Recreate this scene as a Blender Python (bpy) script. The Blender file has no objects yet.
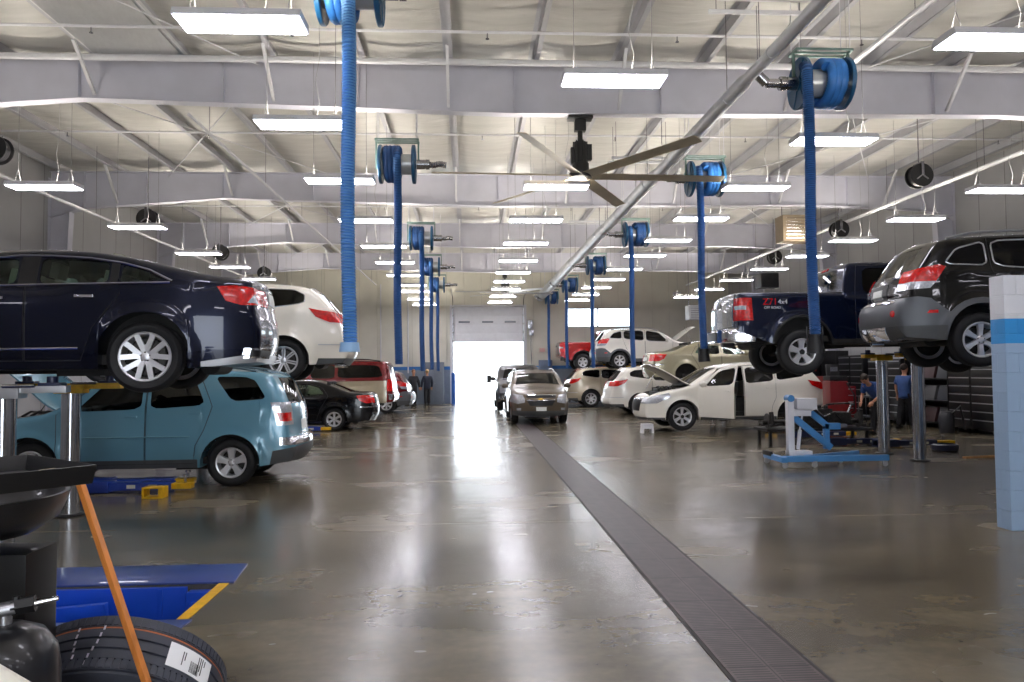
import bpy, bmesh, math, random
from mathutils import Vector, Matrix
from math import sin, cos, pi, sqrt, radians as R

random.seed(7)
SC = bpy.context.scene
COL = SC.collection

# ------------------------------------------------------------------ camera
yaw, pitch, roll = R(3.2), R(2.24), R(0.5)
fw = Vector((sin(yaw)*cos(pitch), cos(yaw)*cos(pitch), sin(pitch)))
rt = Vector((cos(yaw), -sin(yaw), 0))
up = rt.cross(fw)
rt2 = rt*cos(roll) - up*sin(roll)
up2 = up*cos(roll) + rt*sin(roll)
cam = bpy.data.cameras.new('camera')
cam.sensor_width = 36
cam.lens = 750/1024*36
cam.clip_end = 400
cam.clip_start = 0.05
co = bpy.data.objects.new('camera', cam)
COL.objects.link(co)
mw = Matrix((rt2, up2, -fw)).transposed().to_4x4()
mw.translation = Vector((0, 0, 1.7))
co.matrix_world = mw
SC.camera = co

# ------------------------------------------------------------------ world, exposure
wd = bpy.data.worlds.new('world')
SC.world = wd
wd.use_nodes = True
bg = wd.node_tree.nodes['Background']
bg.inputs[0].default_value = (0.86, 0.93, 1.0, 1)
bg.inputs[1].default_value = 9.0
SC.view_settings.view_transform = 'Standard'
SC.view_settings.look = 'None'
SC.view_settings.gamma = 1
SC.view_settings.use_curve_mapping = False
SC.view_settings.exposure = 0.0
try:
    SC.cycles.max_bounces = 7
    SC.cycles.diffuse_bounces = 4
    SC.cycles.glossy_bounces = 4
    SC.cycles.transmission_bounces = 4
    SC.cycles.transparent_max_bounces = 12
    SC.cycles.caustics_reflective = False
    SC.cycles.caustics_refractive = False
    SC.cycles.use_denoising = True
except Exception:
    pass
LAMP = 24.0          # strength of the fluorescent diffusers

# ------------------------------------------------------------------ materials
def lin(c):
    if isinstance(c, str):
        c = [int(c[i:i+2], 16)/255 for i in (0, 2, 4)]
    return tuple(x/12.92 if x <= .04045 else ((x+.055)/1.055)**2.4 for x in c)

MATS = {}
def mat(name, col='808080', rough=.5, metal=0., coat=0., var=.06, scale=6., bump=0., spec=.5, emit=0., bscale=None, stretch=None):
    if name in MATS:
        return MATS[name]
    m = bpy.data.materials.new(name)
    m.use_nodes = True
    nt = m.node_tree
    p = nt.nodes['Principled BSDF']
    c = lin(col)
    tc = nt.nodes.new('ShaderNodeTexCoord')
    src = tc.outputs['Object']
    if stretch:
        mp = nt.nodes.new('ShaderNodeMapping')
        mp.inputs['Scale'].default_value = stretch
        nt.links.new(src, mp.inputs[0])
        src = mp.outputs[0]
    nz = nt.nodes.new('ShaderNodeTexNoise')
    nz.inputs['Scale'].default_value = scale
    nz.inputs['Detail'].default_value = 4
    nt.links.new(src, nz.inputs['Vector'])
    rp = nt.nodes.new('ShaderNodeValToRGB')
    rp.color_ramp.elements[0].position = .3
    rp.color_ramp.elements[1].position = .7
    rp.color_ramp.elements[0].color = tuple(x*(1-var) for x in c)+(1,)
    rp.color_ramp.elements[1].color = tuple(min(1, x*(1+var)) for x in c)+(1,)
    nt.links.new(nz.outputs[0], rp.inputs[0])
    nt.links.new(rp.outputs[0], p.inputs['Base Color'])
    p.inputs['Roughness'].default_value = rough
    p.inputs['Metallic'].default_value = metal
    p.inputs['Coat Weight'].default_value = coat
    p.inputs['Coat Roughness'].default_value = .03
    p.inputs['Specular IOR Level'].default_value = spec
    if emit:
        p.inputs['Emission Color'].default_value = c+(1,)
        p.inputs['Emission Strength'].default_value = emit
    if bump:
        b = nt.nodes.new('ShaderNodeBump')
        b.inputs['Strength'].default_value = bump
        b.inputs['Distance'].default_value = .02
        if bscale:
            n2 = nt.nodes.new('ShaderNodeTexNoise')
            n2.inputs['Scale'].default_value = bscale
            n2.inputs['Detail'].default_value = 3
            nt.links.new(src, n2.inputs['Vector'])
            nt.links.new(n2.outputs[0], b.inputs['Height'])
        else:
            nt.links.new(nz.outputs[0], b.inputs['Height'])
        nt.links.new(b.outputs[0], p.inputs['Normal'])
    MATS[name] = m
    return m

def glass(name, tint):
    if name in MATS:
        return MATS[name]
    m = bpy.data.materials.new(name)
    m.use_nodes = True
    nt = m.node_tree
    nt.nodes.clear()
    o = nt.nodes.new('ShaderNodeOutputMaterial')
    mx = nt.nodes.new('ShaderNodeMixShader')
    tr = nt.nodes.new('ShaderNodeBsdfTransparent')
    gl = nt.nodes.new('ShaderNodeBsdfGlossy')
    fr = nt.nodes.new('ShaderNodeFresnel')
    fr.inputs[0].default_value = 1.5
    gl.inputs['Roughness'].default_value = .02
    tr.inputs[0].default_value = tuple(tint)+(1,)
    nz = nt.nodes.new('ShaderNodeTexNoise')
    nz.inputs['Scale'].default_value = 3
    mr = nt.nodes.new('ShaderNodeMapRange')
    mr.inputs[3].default_value = .015
    mr.inputs[4].default_value = .03
    nt.links.new(nz.outputs[0], mr.inputs[0])
    nt.links.new(mr.outputs[0], gl.inputs['Roughness'])
    nt.links.new(fr.outputs[0], mx.inputs[0])
    nt.links.new(tr.outputs[0], mx.inputs[1])
    nt.links.new(gl.outputs[0], mx.inputs[2])
    nt.links.new(mx.outputs[0], o.inputs[0])
    MATS[name] = m
    return m

def paint(name, col, rough=.3, metal=.25, coat=1.0):
    dk = sum(lin(col)) < .12
    return mat(name, col, rough, metal, .55 if dk else .7, var=.02, scale=2, spec=.18 if dk else .35)

DARK = mat('black_plastic', '121214', .45, var=.15)
UNDER = mat('underbody_grey', '1b1a19', .7, var=.5, scale=9)
RUB = mat('tyre_rubber', '17171a', .62, var=.2, scale=14, bump=.3, bscale=60)
CHR = mat('chrome', 'dcdce2', .08, 1., var=.02)
ALU = mat('silver_alloy', 'e2e2e6', .28, .55, var=.03)
STEEL = mat('brushed_steel', 'a9a9ad', .22, 1., var=.08, stretch=(20, 20, .5))
WHT = mat('white_enamel', 'dedee4', .4, var=.03)
RED = mat('red_lens', 'cc0806', .15, 0, .5, var=.35, scale=22)
REDD = mat('dark_red_lens', '7c0a10', .12, 0, 1., var=.25, scale=30)
CLR = mat('clear_lens', 'b9bcc2', .12, .35, .6, var=.25, scale=40)
AMB = mat('amber_lens', 'e08a3a', .2, 0, 1., var=.1)
SILT = mat('satin_silver_trim', 'b4b4b8', .3, .8, var=.03)
YEL = mat('safety_yellow', 'e8b414', .45, var=.15, scale=12)
BLU = mat('lift_blue', '1c3c9c', .4, 0, .3, var=.12, scale=5)
GDK = glass('glass_dark', (.035, .04, .045))
GTR = glass('glass_green_tint', (.70, .80, .75))
GCL = glass('glass_clear', (.9, .93, .93))
FAB = mat('seat_fabric', '2a2928', .85, var=.15, scale=30)
FABL = mat('seat_fabric_beige', '8f8f80', .8, var=.1, scale=30)

# ------------------------------------------------------------------ mesh builder
class MB:
    def __init__(s):
        s.v = []; s.f = []; s.m = []; s.k = 0; s.isl = []
    def add(s, vs, fs, mi=None):
        n = len(s.v)
        s.isl.append((n, len(s.f)))
        s.v += [tuple(v) for v in vs]
        s.f += [tuple(i+n for i in f) for f in fs]
        s.m += [s.k if mi is None else mi]*len(fs)
        return s
    def box(s, c, d, rot=None, mi=None, tap=None):
        x, y, z = d[0]/2, d[1]/2, d[2]/2
        tx, ty = tap or (1, 1)
        vs = [Vector(p) for p in ((-x, -y, -z), (x, -y, -z), (x, y, -z), (-x, y, -z), (-x*tx, -y*ty, z), (x*tx, -y*ty, z), (x*tx, y*ty, z), (-x*tx, y*ty, z))]
        if rot is not None:
            if not isinstance(rot, Matrix):
                rot = Matrix.Rotation(rot[2], 3, 'Z') @ Matrix.Rotation(rot[1], 3, 'Y') @ Matrix.Rotation(rot[0], 3, 'X')
            vs = [rot @ v for v in vs]
        c = Vector(c)
        return s.add([v+c for v in vs], [(0, 3, 2, 1), (4, 5, 6, 7), (0, 1, 5, 4), (1, 2, 6, 5), (2, 3, 7, 6), (3, 0, 4, 7)], mi)
    def bx(s, x0, x1, y0, y1, z0, z1, mi=None):
        return s.box(((x0+x1)/2, (y0+y1)/2, (z0+z1)/2), (abs(x1-x0), abs(y1-y0), abs(z1-z0)), None, mi)
    def frame(s, p0, p1):
        a = (Vector(p1)-Vector(p0)).normalized()
        u = a.cross(Vector((0, 0, 1)))
        if u.length < 1e-3:
            u = a.cross(Vector((0, 1, 0)))
        u.normalize()
        return a, u, a.cross(u)
    def cyl(s, p0, p1, r, n=16, r2=None, cap=True, mi=None):
        r2 = r if r2 is None else r2
        p0, p1 = Vector(p0), Vector(p1)
        a, u, w = s.frame(p0, p1)
        vs = []
        for p, q in ((p0, r), (p1, r2)):
            for i in range(n):
                t = 2*pi*i/n
                vs.append(p+u*(q*cos(t))+w*(q*sin(t)))
        fs = [(i, (i+1) % n, n+(i+1) % n, n+i) for i in range(n)]
        if cap:
            fs += [tuple(range(n-1, -1, -1)), tuple(range(n, 2*n))]
        return s.add(vs, fs, mi)
    def bar(s, p0, p1, w, h, mi=None, upv=(0, 0, 1)):
        p0, p1 = Vector(p0), Vector(p1)
        a = (p1-p0).normalized()
        u = a.cross(Vector(upv))
        if u.length < 1e-3:
            u = a.cross(Vector((0, 1, 0)))
        u.normalize()
        q = u.cross(a)
        vs = []
        for p in (p0, p1):
            for i, j in ((-1, -1), (1, -1), (1, 1), (-1, 1)):
                vs.append(p+u*(w/2*i)+q*(h/2*j))
        return s.add(vs, [(0, 1, 5, 4), (1, 2, 6, 5), (2, 3, 7, 6), (3, 0, 4, 7), (3, 2, 1, 0), (4, 5, 6, 7)], mi)
    def tube(s, pts, r, n=8, closed=False, mi=None):
        P = [Vector(p) for p in pts]
        N = len(P)
        vs = []
        u = None
        for i in range(N):
            if closed:
                d = P[(i+1) % N]-P[i-1]
            else:
                d = P[min(i+1, N-1)]-P[max(i-1, 0)]
            if d.length < 1e-9:
                d = Vector((0, 0, 1))
            d.normalize()
            if u is None:
                u = d.cross(Vector((0, 0, 1)))
                if u.length < 1e-2:
                    u = d.cross(Vector((0, 1, 0)))
            else:
                u = u-d*u.dot(d)
                if u.length < 1e-3:
                    u = d.cross(Vector((0, 1, .3)))
            u.normalize()
            w = d.cross(u)
            rr = r[i] if isinstance(r, (list, tuple)) else r
            for k in range(n):
                t = 2*pi*k/n
                vs.append(P[i]+u*(rr*cos(t))+w*(rr*sin(t)))
        fs = []
        for i in range(N if closed else N-1):
            j = (i+1) % N
            for k in range(n):
                fs.append((i*n+k, i*n+(k+1) % n, j*n+(k+1) % n, j*n+k))
        if not closed:
            fs += [tuple(range(n-1, -1, -1)), tuple(range((N-1)*n, N*n))]
        return s.add(vs, fs, mi)
    def lathe(s, prof, c=(0, 0, 0), axis='Z', n=32, mi=None, closed=False, sq=(1, 1)):
        vs = []
        for r, h in prof:
            for i in range(n):
                t = 2*pi*i/n
                a, b = r*cos(t)*sq[0], r*sin(t)*sq[1]
                p = {'Z': (a, b, h), 'Y': (a, h, b), 'X': (h, a, b)}[axis]
                vs.append((p[0]+c[0], p[1]+c[1], p[2]+c[2]))
        N = len(prof)
        fs = []
        for j in range(N if closed else N-1):
            k = (j+1) % N
            for i in range(n):
                fs.append((j*n+i, j*n+(i+1) % n, k*n+(i+1) % n, k*n+i))
        if not closed:
            if prof[0][0] > 1e-4:
                fs.append(tuple(range(n-1, -1, -1)))
            if prof[-1][0] > 1e-4:
                fs.append(tuple(range((N-1)*n, N*n)))
        return s.add(vs, fs, mi)
    def prism(s, poly, ax, a, b, mi=None):
        n = len(poly)
        def P(p, h):
            return {'Y': (p[0], h, p[1]), 'X': (h, p[0], p[1]), 'Z': (p[0], p[1], h)}[ax]
        vs = [P(p, a) for p in poly]+[P(p, b) for p in poly]
        fs = [tuple(range(n)), tuple(range(2*n-1, n-1, -1))]+[(i, n+i, n+(i+1) % n, (i+1) % n) for i in range(n)]
        return s.add(vs, fs, mi)
    def ball(s, c, r, n=12, mi=None):
        if not isinstance(r, (tuple, list)):
            r = (r, r, r)
        vs = []; fs = []
        m = max(4, n//2)
        for j in range(1, m):
            ph = pi*j/m
            for i in range(n):
                t = 2*pi*i/n
                vs.append((c[0]+r[0]*sin(ph)*cos(t), c[1]+r[1]*sin(ph)*sin(t), c[2]-r[2]*cos(ph)))
        b = len(vs)
        vs += [(c[0], c[1], c[2]-r[2]), (c[0], c[1], c[2]+r[2])]
        for j in range(m-2):
            for i in range(n):
                fs.append((j*n+i, j*n+(i+1) % n, (j+1)*n+(i+1) % n, (j+1)*n+i))
        for i in range(n):
            fs.append((b, (i+1) % n, i))
            fs.append((b+1, (m-2)*n+i, (m-2)*n+(i+1) % n))
        return s.add(vs, fs, mi)
    def xf(s, M):
        s.v = [tuple(M @ Vector(v)) for v in s.v]
        return s
    def mesh(s, name, mats, ang=35, bev=0, fixn=True):
        me = bpy.data.meshes.new(name)
        me.from_pydata(s.v, [], s.f)
        for i, k in enumerate(s.m):
            me.polygons[i].material_index = k
        if bev or fixn:
            b = bmesh.new(); b.from_mesh(me)
            if fixn:
                bmesh.ops.recalc_face_normals(b, faces=b.faces)
            if bev:
                es = [e for e in b.edges if len(e.link_faces) == 2 and e.calc_face_angle(0) > .6]
                bmesh.ops.bevel(b, geom=es, offset=bev, segments=2, affect='EDGES', clamp_overlap=True, profile=.7)
            b.to_mesh(me); b.free()
        for m in (mats if isinstance(mats, (list, tuple)) else [mats]):
            me.materials.append(m)
        if ang:
            me.shade_smooth()
            me.set_sharp_from_angle(angle=R(ang))
        return me
    def build_each(s, name, mats, parent=None, ang=35):
        for (v0, f0), (v1, f1) in zip(s.isl, s.isl[1:]+[(len(s.v), len(s.f))]):
            q = MB(); q.v = s.v[v0:v1]; q.f = [tuple(i-v0 for i in f) for f in s.f[f0:f1]]; q.m = s.m[f0:f1]
            q.build(name, mats, parent, ang)
    def build(s, name, mats, parent=None, ang=35, bev=0, loc=None, rot=None):
        return link(name, s.mesh(name, mats, ang, bev), parent, loc, rot)

def link(name, me, parent=None, loc=None, rot=None):
    o = bpy.data.objects.new(name, me)
    COL.objects.link(o)
    if parent is not None:
        o.parent = parent
    if loc is not None:
        o.location = loc
    if rot is not None:
        o.rotation_euler = rot
    return o

def empty(name, label, cat, loc=(0, 0, 0), rz=0, group=None):
    o = bpy.data.objects.new(name, None)
    o.empty_display_size = .2
    COL.objects.link(o)
    o.location = loc
    o.rotation_euler = (0, 0, rz)
    return tag(o, label, cat, group)

def tag(o, label, cat, group=None):
    o['label'] = label
    o['category'] = cat
    if group:
        o['group'] = group
    return o

def struct(o, label=None):
    o['kind'] = 'structure'
    if label:
        o['label'] = label
    return o

def copy_tree(o, parent=None):
    c = o.copy()
    COL.objects.link(c)
    c.parent = parent
    for ch in list(o.children):
        copy_tree(ch, c)
    return c

def textmesh(txt, size, ext=.001):
    cu = bpy.data.curves.new('t', 'FONT')
    cu.body = txt; cu.size = size; cu.extrude = ext
    cu.align_x = 'CENTER'; cu.align_y = 'CENTER'
    o = bpy.data.objects.new('t', cu)
    COL.objects.link(o)
    bpy.context.view_layer.update()
    me = bpy.data.meshes.new_from_object(o.evaluated_get(bpy.context.evaluated_depsgraph_get()))
    bpy.data.objects.remove(o)
    return me

_tmp = []
def boolean(a, cutters, op, solver='MANIFOLD'):
    """a: mesh, cutters: list of meshes -> new mesh"""
    oa = bpy.data.objects.new('a', a)
    COL.objects.link(oa)
    obs = [oa]
    for c in cutters:
        oc = bpy.data.objects.new('c', c)
        COL.objects.link(oc)
        obs.append(oc)
        m = oa.modifiers.new('b', 'BOOLEAN')
        m.operation = op
        m.object = oc
        m.solver = solver
    dg = bpy.context.evaluated_depsgraph_get()
    dg.update()
    me = bpy.data.meshes.new_from_object(oa.evaluated_get(dg))
    for o in obs:
        bpy.data.objects.remove(o)
    if solver == 'MANIFOLD' and (len(me.polygons) == len(a.polygons) or len(me.polygons) == 0):
        print('RETRY', op, len(a.polygons), len(me.polygons))
        return boolean(a, cutters, op, 'EXACT')
    return me
# ------------------------------------------------------------------ cars
def chaikin(p, n=2):
    for _ in range(n):
        q = [p[0]]
        for a, b in zip(p[:-1], p[1:]):
            q.append((a[0]*.75+b[0]*.25, a[1]*.75+b[1]*.25))
            q.append((a[0]*.25+b[0]*.75, a[1]*.25+b[1]*.75))
        q.append(p[-1])
        p = q
    return p

def sm(a, b, x):
    t = max(0, min(1, (x-a)/(b-a)))
    return t*t*(3-2*t)

class Shape:
    def __init__(s, sp):
        s.sp = sp
        L = s.L = sp['L']; s.W = sp['W']; s.zb = sp['zb']
        s.xf, s.xr, s.wr = sp['xf'], sp['xr'], sp['wr']
        s.ar = sp.get('ar', s.wr+.055)
        s.b0, s.b1 = sp['belt']
        s.tum = sp.get('tum', .42)
        s.top = chaikin(sp['top'], 2)
        s.dx = -L/2
        s.grid()
        s.cache = {}
    def belt(s, x):
        return s.b0+(s.b1-s.b0)*x/s.L
    def ztop(s, x):
        t = s.top
        for a, b in zip(t[:-1], t[1:]):
            if a[0] <= x <= b[0] and b[0] > a[0] and a[0] > .3:
                return a[1]+(b[1]-a[1])*(x-a[0])/(b[0]-a[0])
        return 1.0
    def tailx(s, z):
        t = s.top
        for a, b in reversed(list(zip(t[:-1], t[1:]))):
            if a[0] > s.L*.6 and b[1] <= z <= a[1]:
                return a[0]+(b[0]-a[0])*(a[1]-z)/max(1e-6, a[1]-b[1])
        return s.L
    def w(s, x, z):
        h = s.W/2
        f = max(0, (s.sp.get('ftap', 1.0)-x))/s.sp.get('ftap', 1.0)
        r = max(0, x-(s.L-s.sp.get('rtap', .9)))/s.sp.get('rtap', .9)
        y = h*(1-s.sp.get('fk', .2)*f**2.3-s.sp.get('rk', .14)*r**2.3)
        y -= .035*((z-.62)/.45)**2 if z < .62 else 0
        b = s.belt(x)
        y -= .02*max(0, min(1, (z-.75)/.3))
        if z > b:
            y -= s.tum*(z-b)+.012*sm(0, .05, z-b)
        for xc in (s.xf, s.xr):
            d = sqrt((x-xc)**2+(z-s.wr)**2)
            y += s.sp.get('flare', .014)*(1-sm(s.ar, s.ar+.12, d))
        return y
    def grid(s):
        L, zb = s.L, s.zb
        k = sqrt(max(.01, s.ar**2-(s.wr-zb)**2))
        xa, xb = s.xf-k, s.xr+k
        arch = []
        for xc in (s.xf, s.xr):
            a0 = math.atan2(zb-s.wr, -k)
            a0 = a0 if a0 > 0 else a0+2*pi
            a1 = pi-a0
            for i in range(15):
                a = a0+(a1-a0)*i/14
                arch.append((xc+s.ar*cos(a), s.wr+s.ar*sin(a)))
        # resample top
        T = [s.top[0]]
        for a, b in zip(s.top[:-1], s.top[1:]):
            d = math.dist(a, b)
            n = max(1, int(math.ceil(d/.075)))
            for i in range(1, n+1):
                T.append((a[0]+(b[0]-a[0])*i/n, a[1]+(b[1]-a[1])*i/n))
        i0 = next(i for i, p in enumerate(T) if p[0] >= xa)
        i1 = max(i for i, p in enumerate(T) if p[0] <= xb and p[1] > zb+.25)
        def zt(x):
            for a, b in zip(T[i0-1:i1+1], T[i0:i1+2]):
                if a[0] <= x <= b[0]:
                    return a[1]+(b[1]-a[1])*(x-a[0])/max(1e-6, b[0]-a[0])
            return T[i1][1]
        front = T[:i0]; rear = T[i1+1:]
        while math.dist(front[-1], (xa, zt(xa))) < .035: front.pop()
        while math.dist(rear[0], (xb, zt(xb))) < .035: rear.pop(0)
        mids = sorted([p[0] for p in T[i0:i1+1] if p[0] > xa+.03 and p[0] < xb-.03 and all(abs(p[0]-q[0]) > .03 for q in arch)]+[q[0] for q in arch])
        def zbot(x):
            for xc in (s.xf, s.xr):
                if abs(x-xc) < s.ar and abs(x-xc) <= k+1e-6:
                    return max(zb, s.wr+sqrt(max(0, s.ar**2-(x-xc)**2)))
            return zb
        cols = []
        def arc(ps):
            a = [0]
            for p, q in zip(ps[:-1], ps[1:]):
                a.append(a[-1]+math.dist(p, q))
            return a
        fr = front+[(xa, zt(xa))]
        A = arc(fr)
        for p, d in zip(fr[:-1], A):
            t = d/A[-1]
            cols.append(((fr[0][0]+(xa-fr[0][0])*t, fr[0][1]+(zb-fr[0][1])*t), p))
        for x in mids:
            cols.append(((x, zbot(x)), (x, zt(x))))
        rr = [(xb, zt(xb))]+rear
        A = arc(rr)
        for p, d in list(zip(rr, A))[1:]:
            t = d/A[-1]
            cols.append(((xb+(rr[-1][0]-xb)*t, zb+(rr[-1][1]-zb)*t), p))
        s.cols = cols
        NR, NE, K = 11, 5, 9
        vs = []; fs = []; mi = []
        n = len(cols)
        er0 = s.sp.get('er', .11)
        side = []
        rows = NR+NE
        for ci, (B, Tp) in enumerate(cols):
            ln = math.dist(B, Tp)
            er = min(er0, .45*ln)
            ts = [(1-er/ln)*j/(NR-1) if ln > 1e-4 else 0 for j in range(NR)]
            if ln > 1e-4:
                ts += [1-er/ln*(1-sin(pi/2*(j+1)/NE)) for j in range(NE)]
            else:
                ts += [0]*NE
            col = []
            for t in ts:
                x = B[0]+(Tp[0]-B[0])*t; z = B[1]+(Tp[1]-B[1])*t
                y = s.w(x, z)
                d = (1-t)*ln
                if ln > 1e-4 and d < er:
                    y -= er*.9*(1-sqrt(max(0, 1-(1-d/er)**2)))
                col.append((x, y, z))
            side.append(col)
        def V(p):
            vs.append(p); return len(vs)-1
        Lv = [[V((x, -y, z)) for x, y, z in c] for c in side]
        Rv = [[V((x, y, z)) for x, y, z in c] for c in side]
        # centre skin
        Tv = []
        for i, (B, Tp) in enumerate(cols):
            a = cols[max(0, i-1)][1]; b = cols[min(n-1, i+1)][1]
            tx, tz = b[0]-a[0], b[1]-a[1]
            l = math.hypot(tx, tz) or 1
            nx, nz = -tz/l, tx/l
            x, y, z = side[i][-1]
            cr = .035+s.sp.get('bow', .08)*abs(nx)**2
            if i in (0, n-1):
                nx, nz = (-1, 0) if i == 0 else (1, 0)
            row = [Lv[i][-1]]
            for q in range(1, K):
                yy = -y+2*y*q/K
                o = cr*(1-(yy/y)**2)
                row.append(V((x+nx*o, yy, z+nz*o)))
            row.append(Rv[i][-1])
            Tv.append(row)
        Bv = []
        for i in range(n):
            if i in (0, n-1):
                Bv.append(Tv[i]); continue
            x, y, z = side[i][0]
            row = [Lv[i][0]]
            for q in range(1, K):
                row.append(V((x, -y+2*y*q/K, z)))
            row.append(Rv[i][0])
            Bv.append(row)
        for i in range(n-1):
            for j in range(rows-1):
                fs.append((Lv[i][j], Lv[i+1][j], Lv[i+1][j+1], Lv[i][j+1])); mi.append(0)
                fs.append((Rv[i][j], Rv[i][j+1], Rv[i+1][j+1], Rv[i+1][j])); mi.append(0)
            for q in range(K):
                fs.append((Tv[i][q], Tv[i+1][q], Tv[i+1][q+1], Tv[i][q+1])); mi.append(0)
                fs.append((Bv[i][q], Bv[i][q+1], Bv[i+1][q+1], Bv[i+1][q])); mi.append(1)
        me = bpy.data.meshes.new('base')
        me.from_pydata(vs, [], fs)
        b = bmesh.new(); b.from_mesh(me)
        for f, k in zip(b.faces, mi):
            f.material_index = k
        bmesh.ops.remove_doubles(b, verts=b.verts, dist=.0005)
        bmesh.ops.dissolve_degenerate(b, dist=.0004, edges=b.edges)
        bmesh.ops.recalc_face_normals(b, faces=b.faces)
        b.normal_update()
        s.bv = [v.co.copy() for v in b.verts]
        s.bn = [v.normal.copy() for v in b.verts]
        s.bf = [tuple(v.index for v in f.verts) for f in b.faces]
        s.bm = [f.material_index for f in b.faces]
        b.free()
        bpy.data.meshes.remove(me)
    def shell(s, out, th):
        key = (out, th)
        if key in s.cache:
            return s.cache[key]
        n = len(s.bv)
        vs = [c+m*out for c, m in zip(s.bv, s.bn)]+[c-m*th for c, m in zip(s.bv, s.bn)]
        fs = list(s.bf)+[tuple(i+n for i in reversed(f)) for f in s.bf]
        me = bpy.data.meshes.new('shell')
        me.from_pydata([tuple(v) for v in vs], [], fs)
        for i, k in enumerate(s.bm+[1]*len(s.bm)):
            me.polygons[i].material_index = k
        s.cache[key] = me
        return me

def prism_mesh(poly, ax, a, b):
    return MB().prism(poly, ax, a, b).mesh('cut', [], ang=0)

def rnd(poly, k=2):
    """round polygon corners"""
    for _ in range(k):
        q = []
        n = len(poly)
        for i in range(n):
            a, b = poly[i], poly[(i+1) % n]
            q.append((a[0]*.88+b[0]*.12, a[1]*.88+b[1]*.12))
            q.append((a[0]*.12+b[0]*.88, a[1]*.12+b[1]*.88))
        poly = q
    return poly

def grow(poly, d):
    n = len(poly)
    cx = sum(p[0] for p in poly)/n; cy = sum(p[1] for p in poly)/n
    ar = sum(poly[i][0]*poly[(i+1) % n][1]-poly[(i+1) % n][0]*poly[i][1] for i in range(n))
    sg = 1 if ar > 0 else -1
    out = []
    for i in range(n):
        a, b, c = poly[i-1], poly[i], poly[(i+1) % n]
        n1 = Vector((b[1]-a[1], a[0]-b[0])).normalized()*sg
        n2 = Vector((c[1]-b[1], b[0]-c[0])).normalized()*sg
        m = n1+n2
        m = m/max(.35, m.length_squared)*2*.5*2 if m.length > 1e-6 else n1
        l = m.length
        if l > 1.6:
            m = m*1.6/l
        out.append((b[0]+m[0]*d, b[1]+m[1]*d))
    return out

def finish(me, mats, shift, ang=30):
    me.materials.clear()
    for m in mats:
        me.materials.append(m)
    if len(mats) == 1:
        for p in me.polygons:
            p.material_index = 0
    me.transform(Matrix.Translation((shift, 0, 0)))
    me.shade_smooth()
    me.set_sharp_from_angle(angle=R(ang))
    return me

def mirrored(me):
    m = me.copy()
    m.transform(Matrix.Scale(-1, 4, (0, 1, 0)))
    m.flip_normals()
    m.shade_smooth()
    m.set_sharp_from_angle(angle=R(30))
    return m

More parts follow.
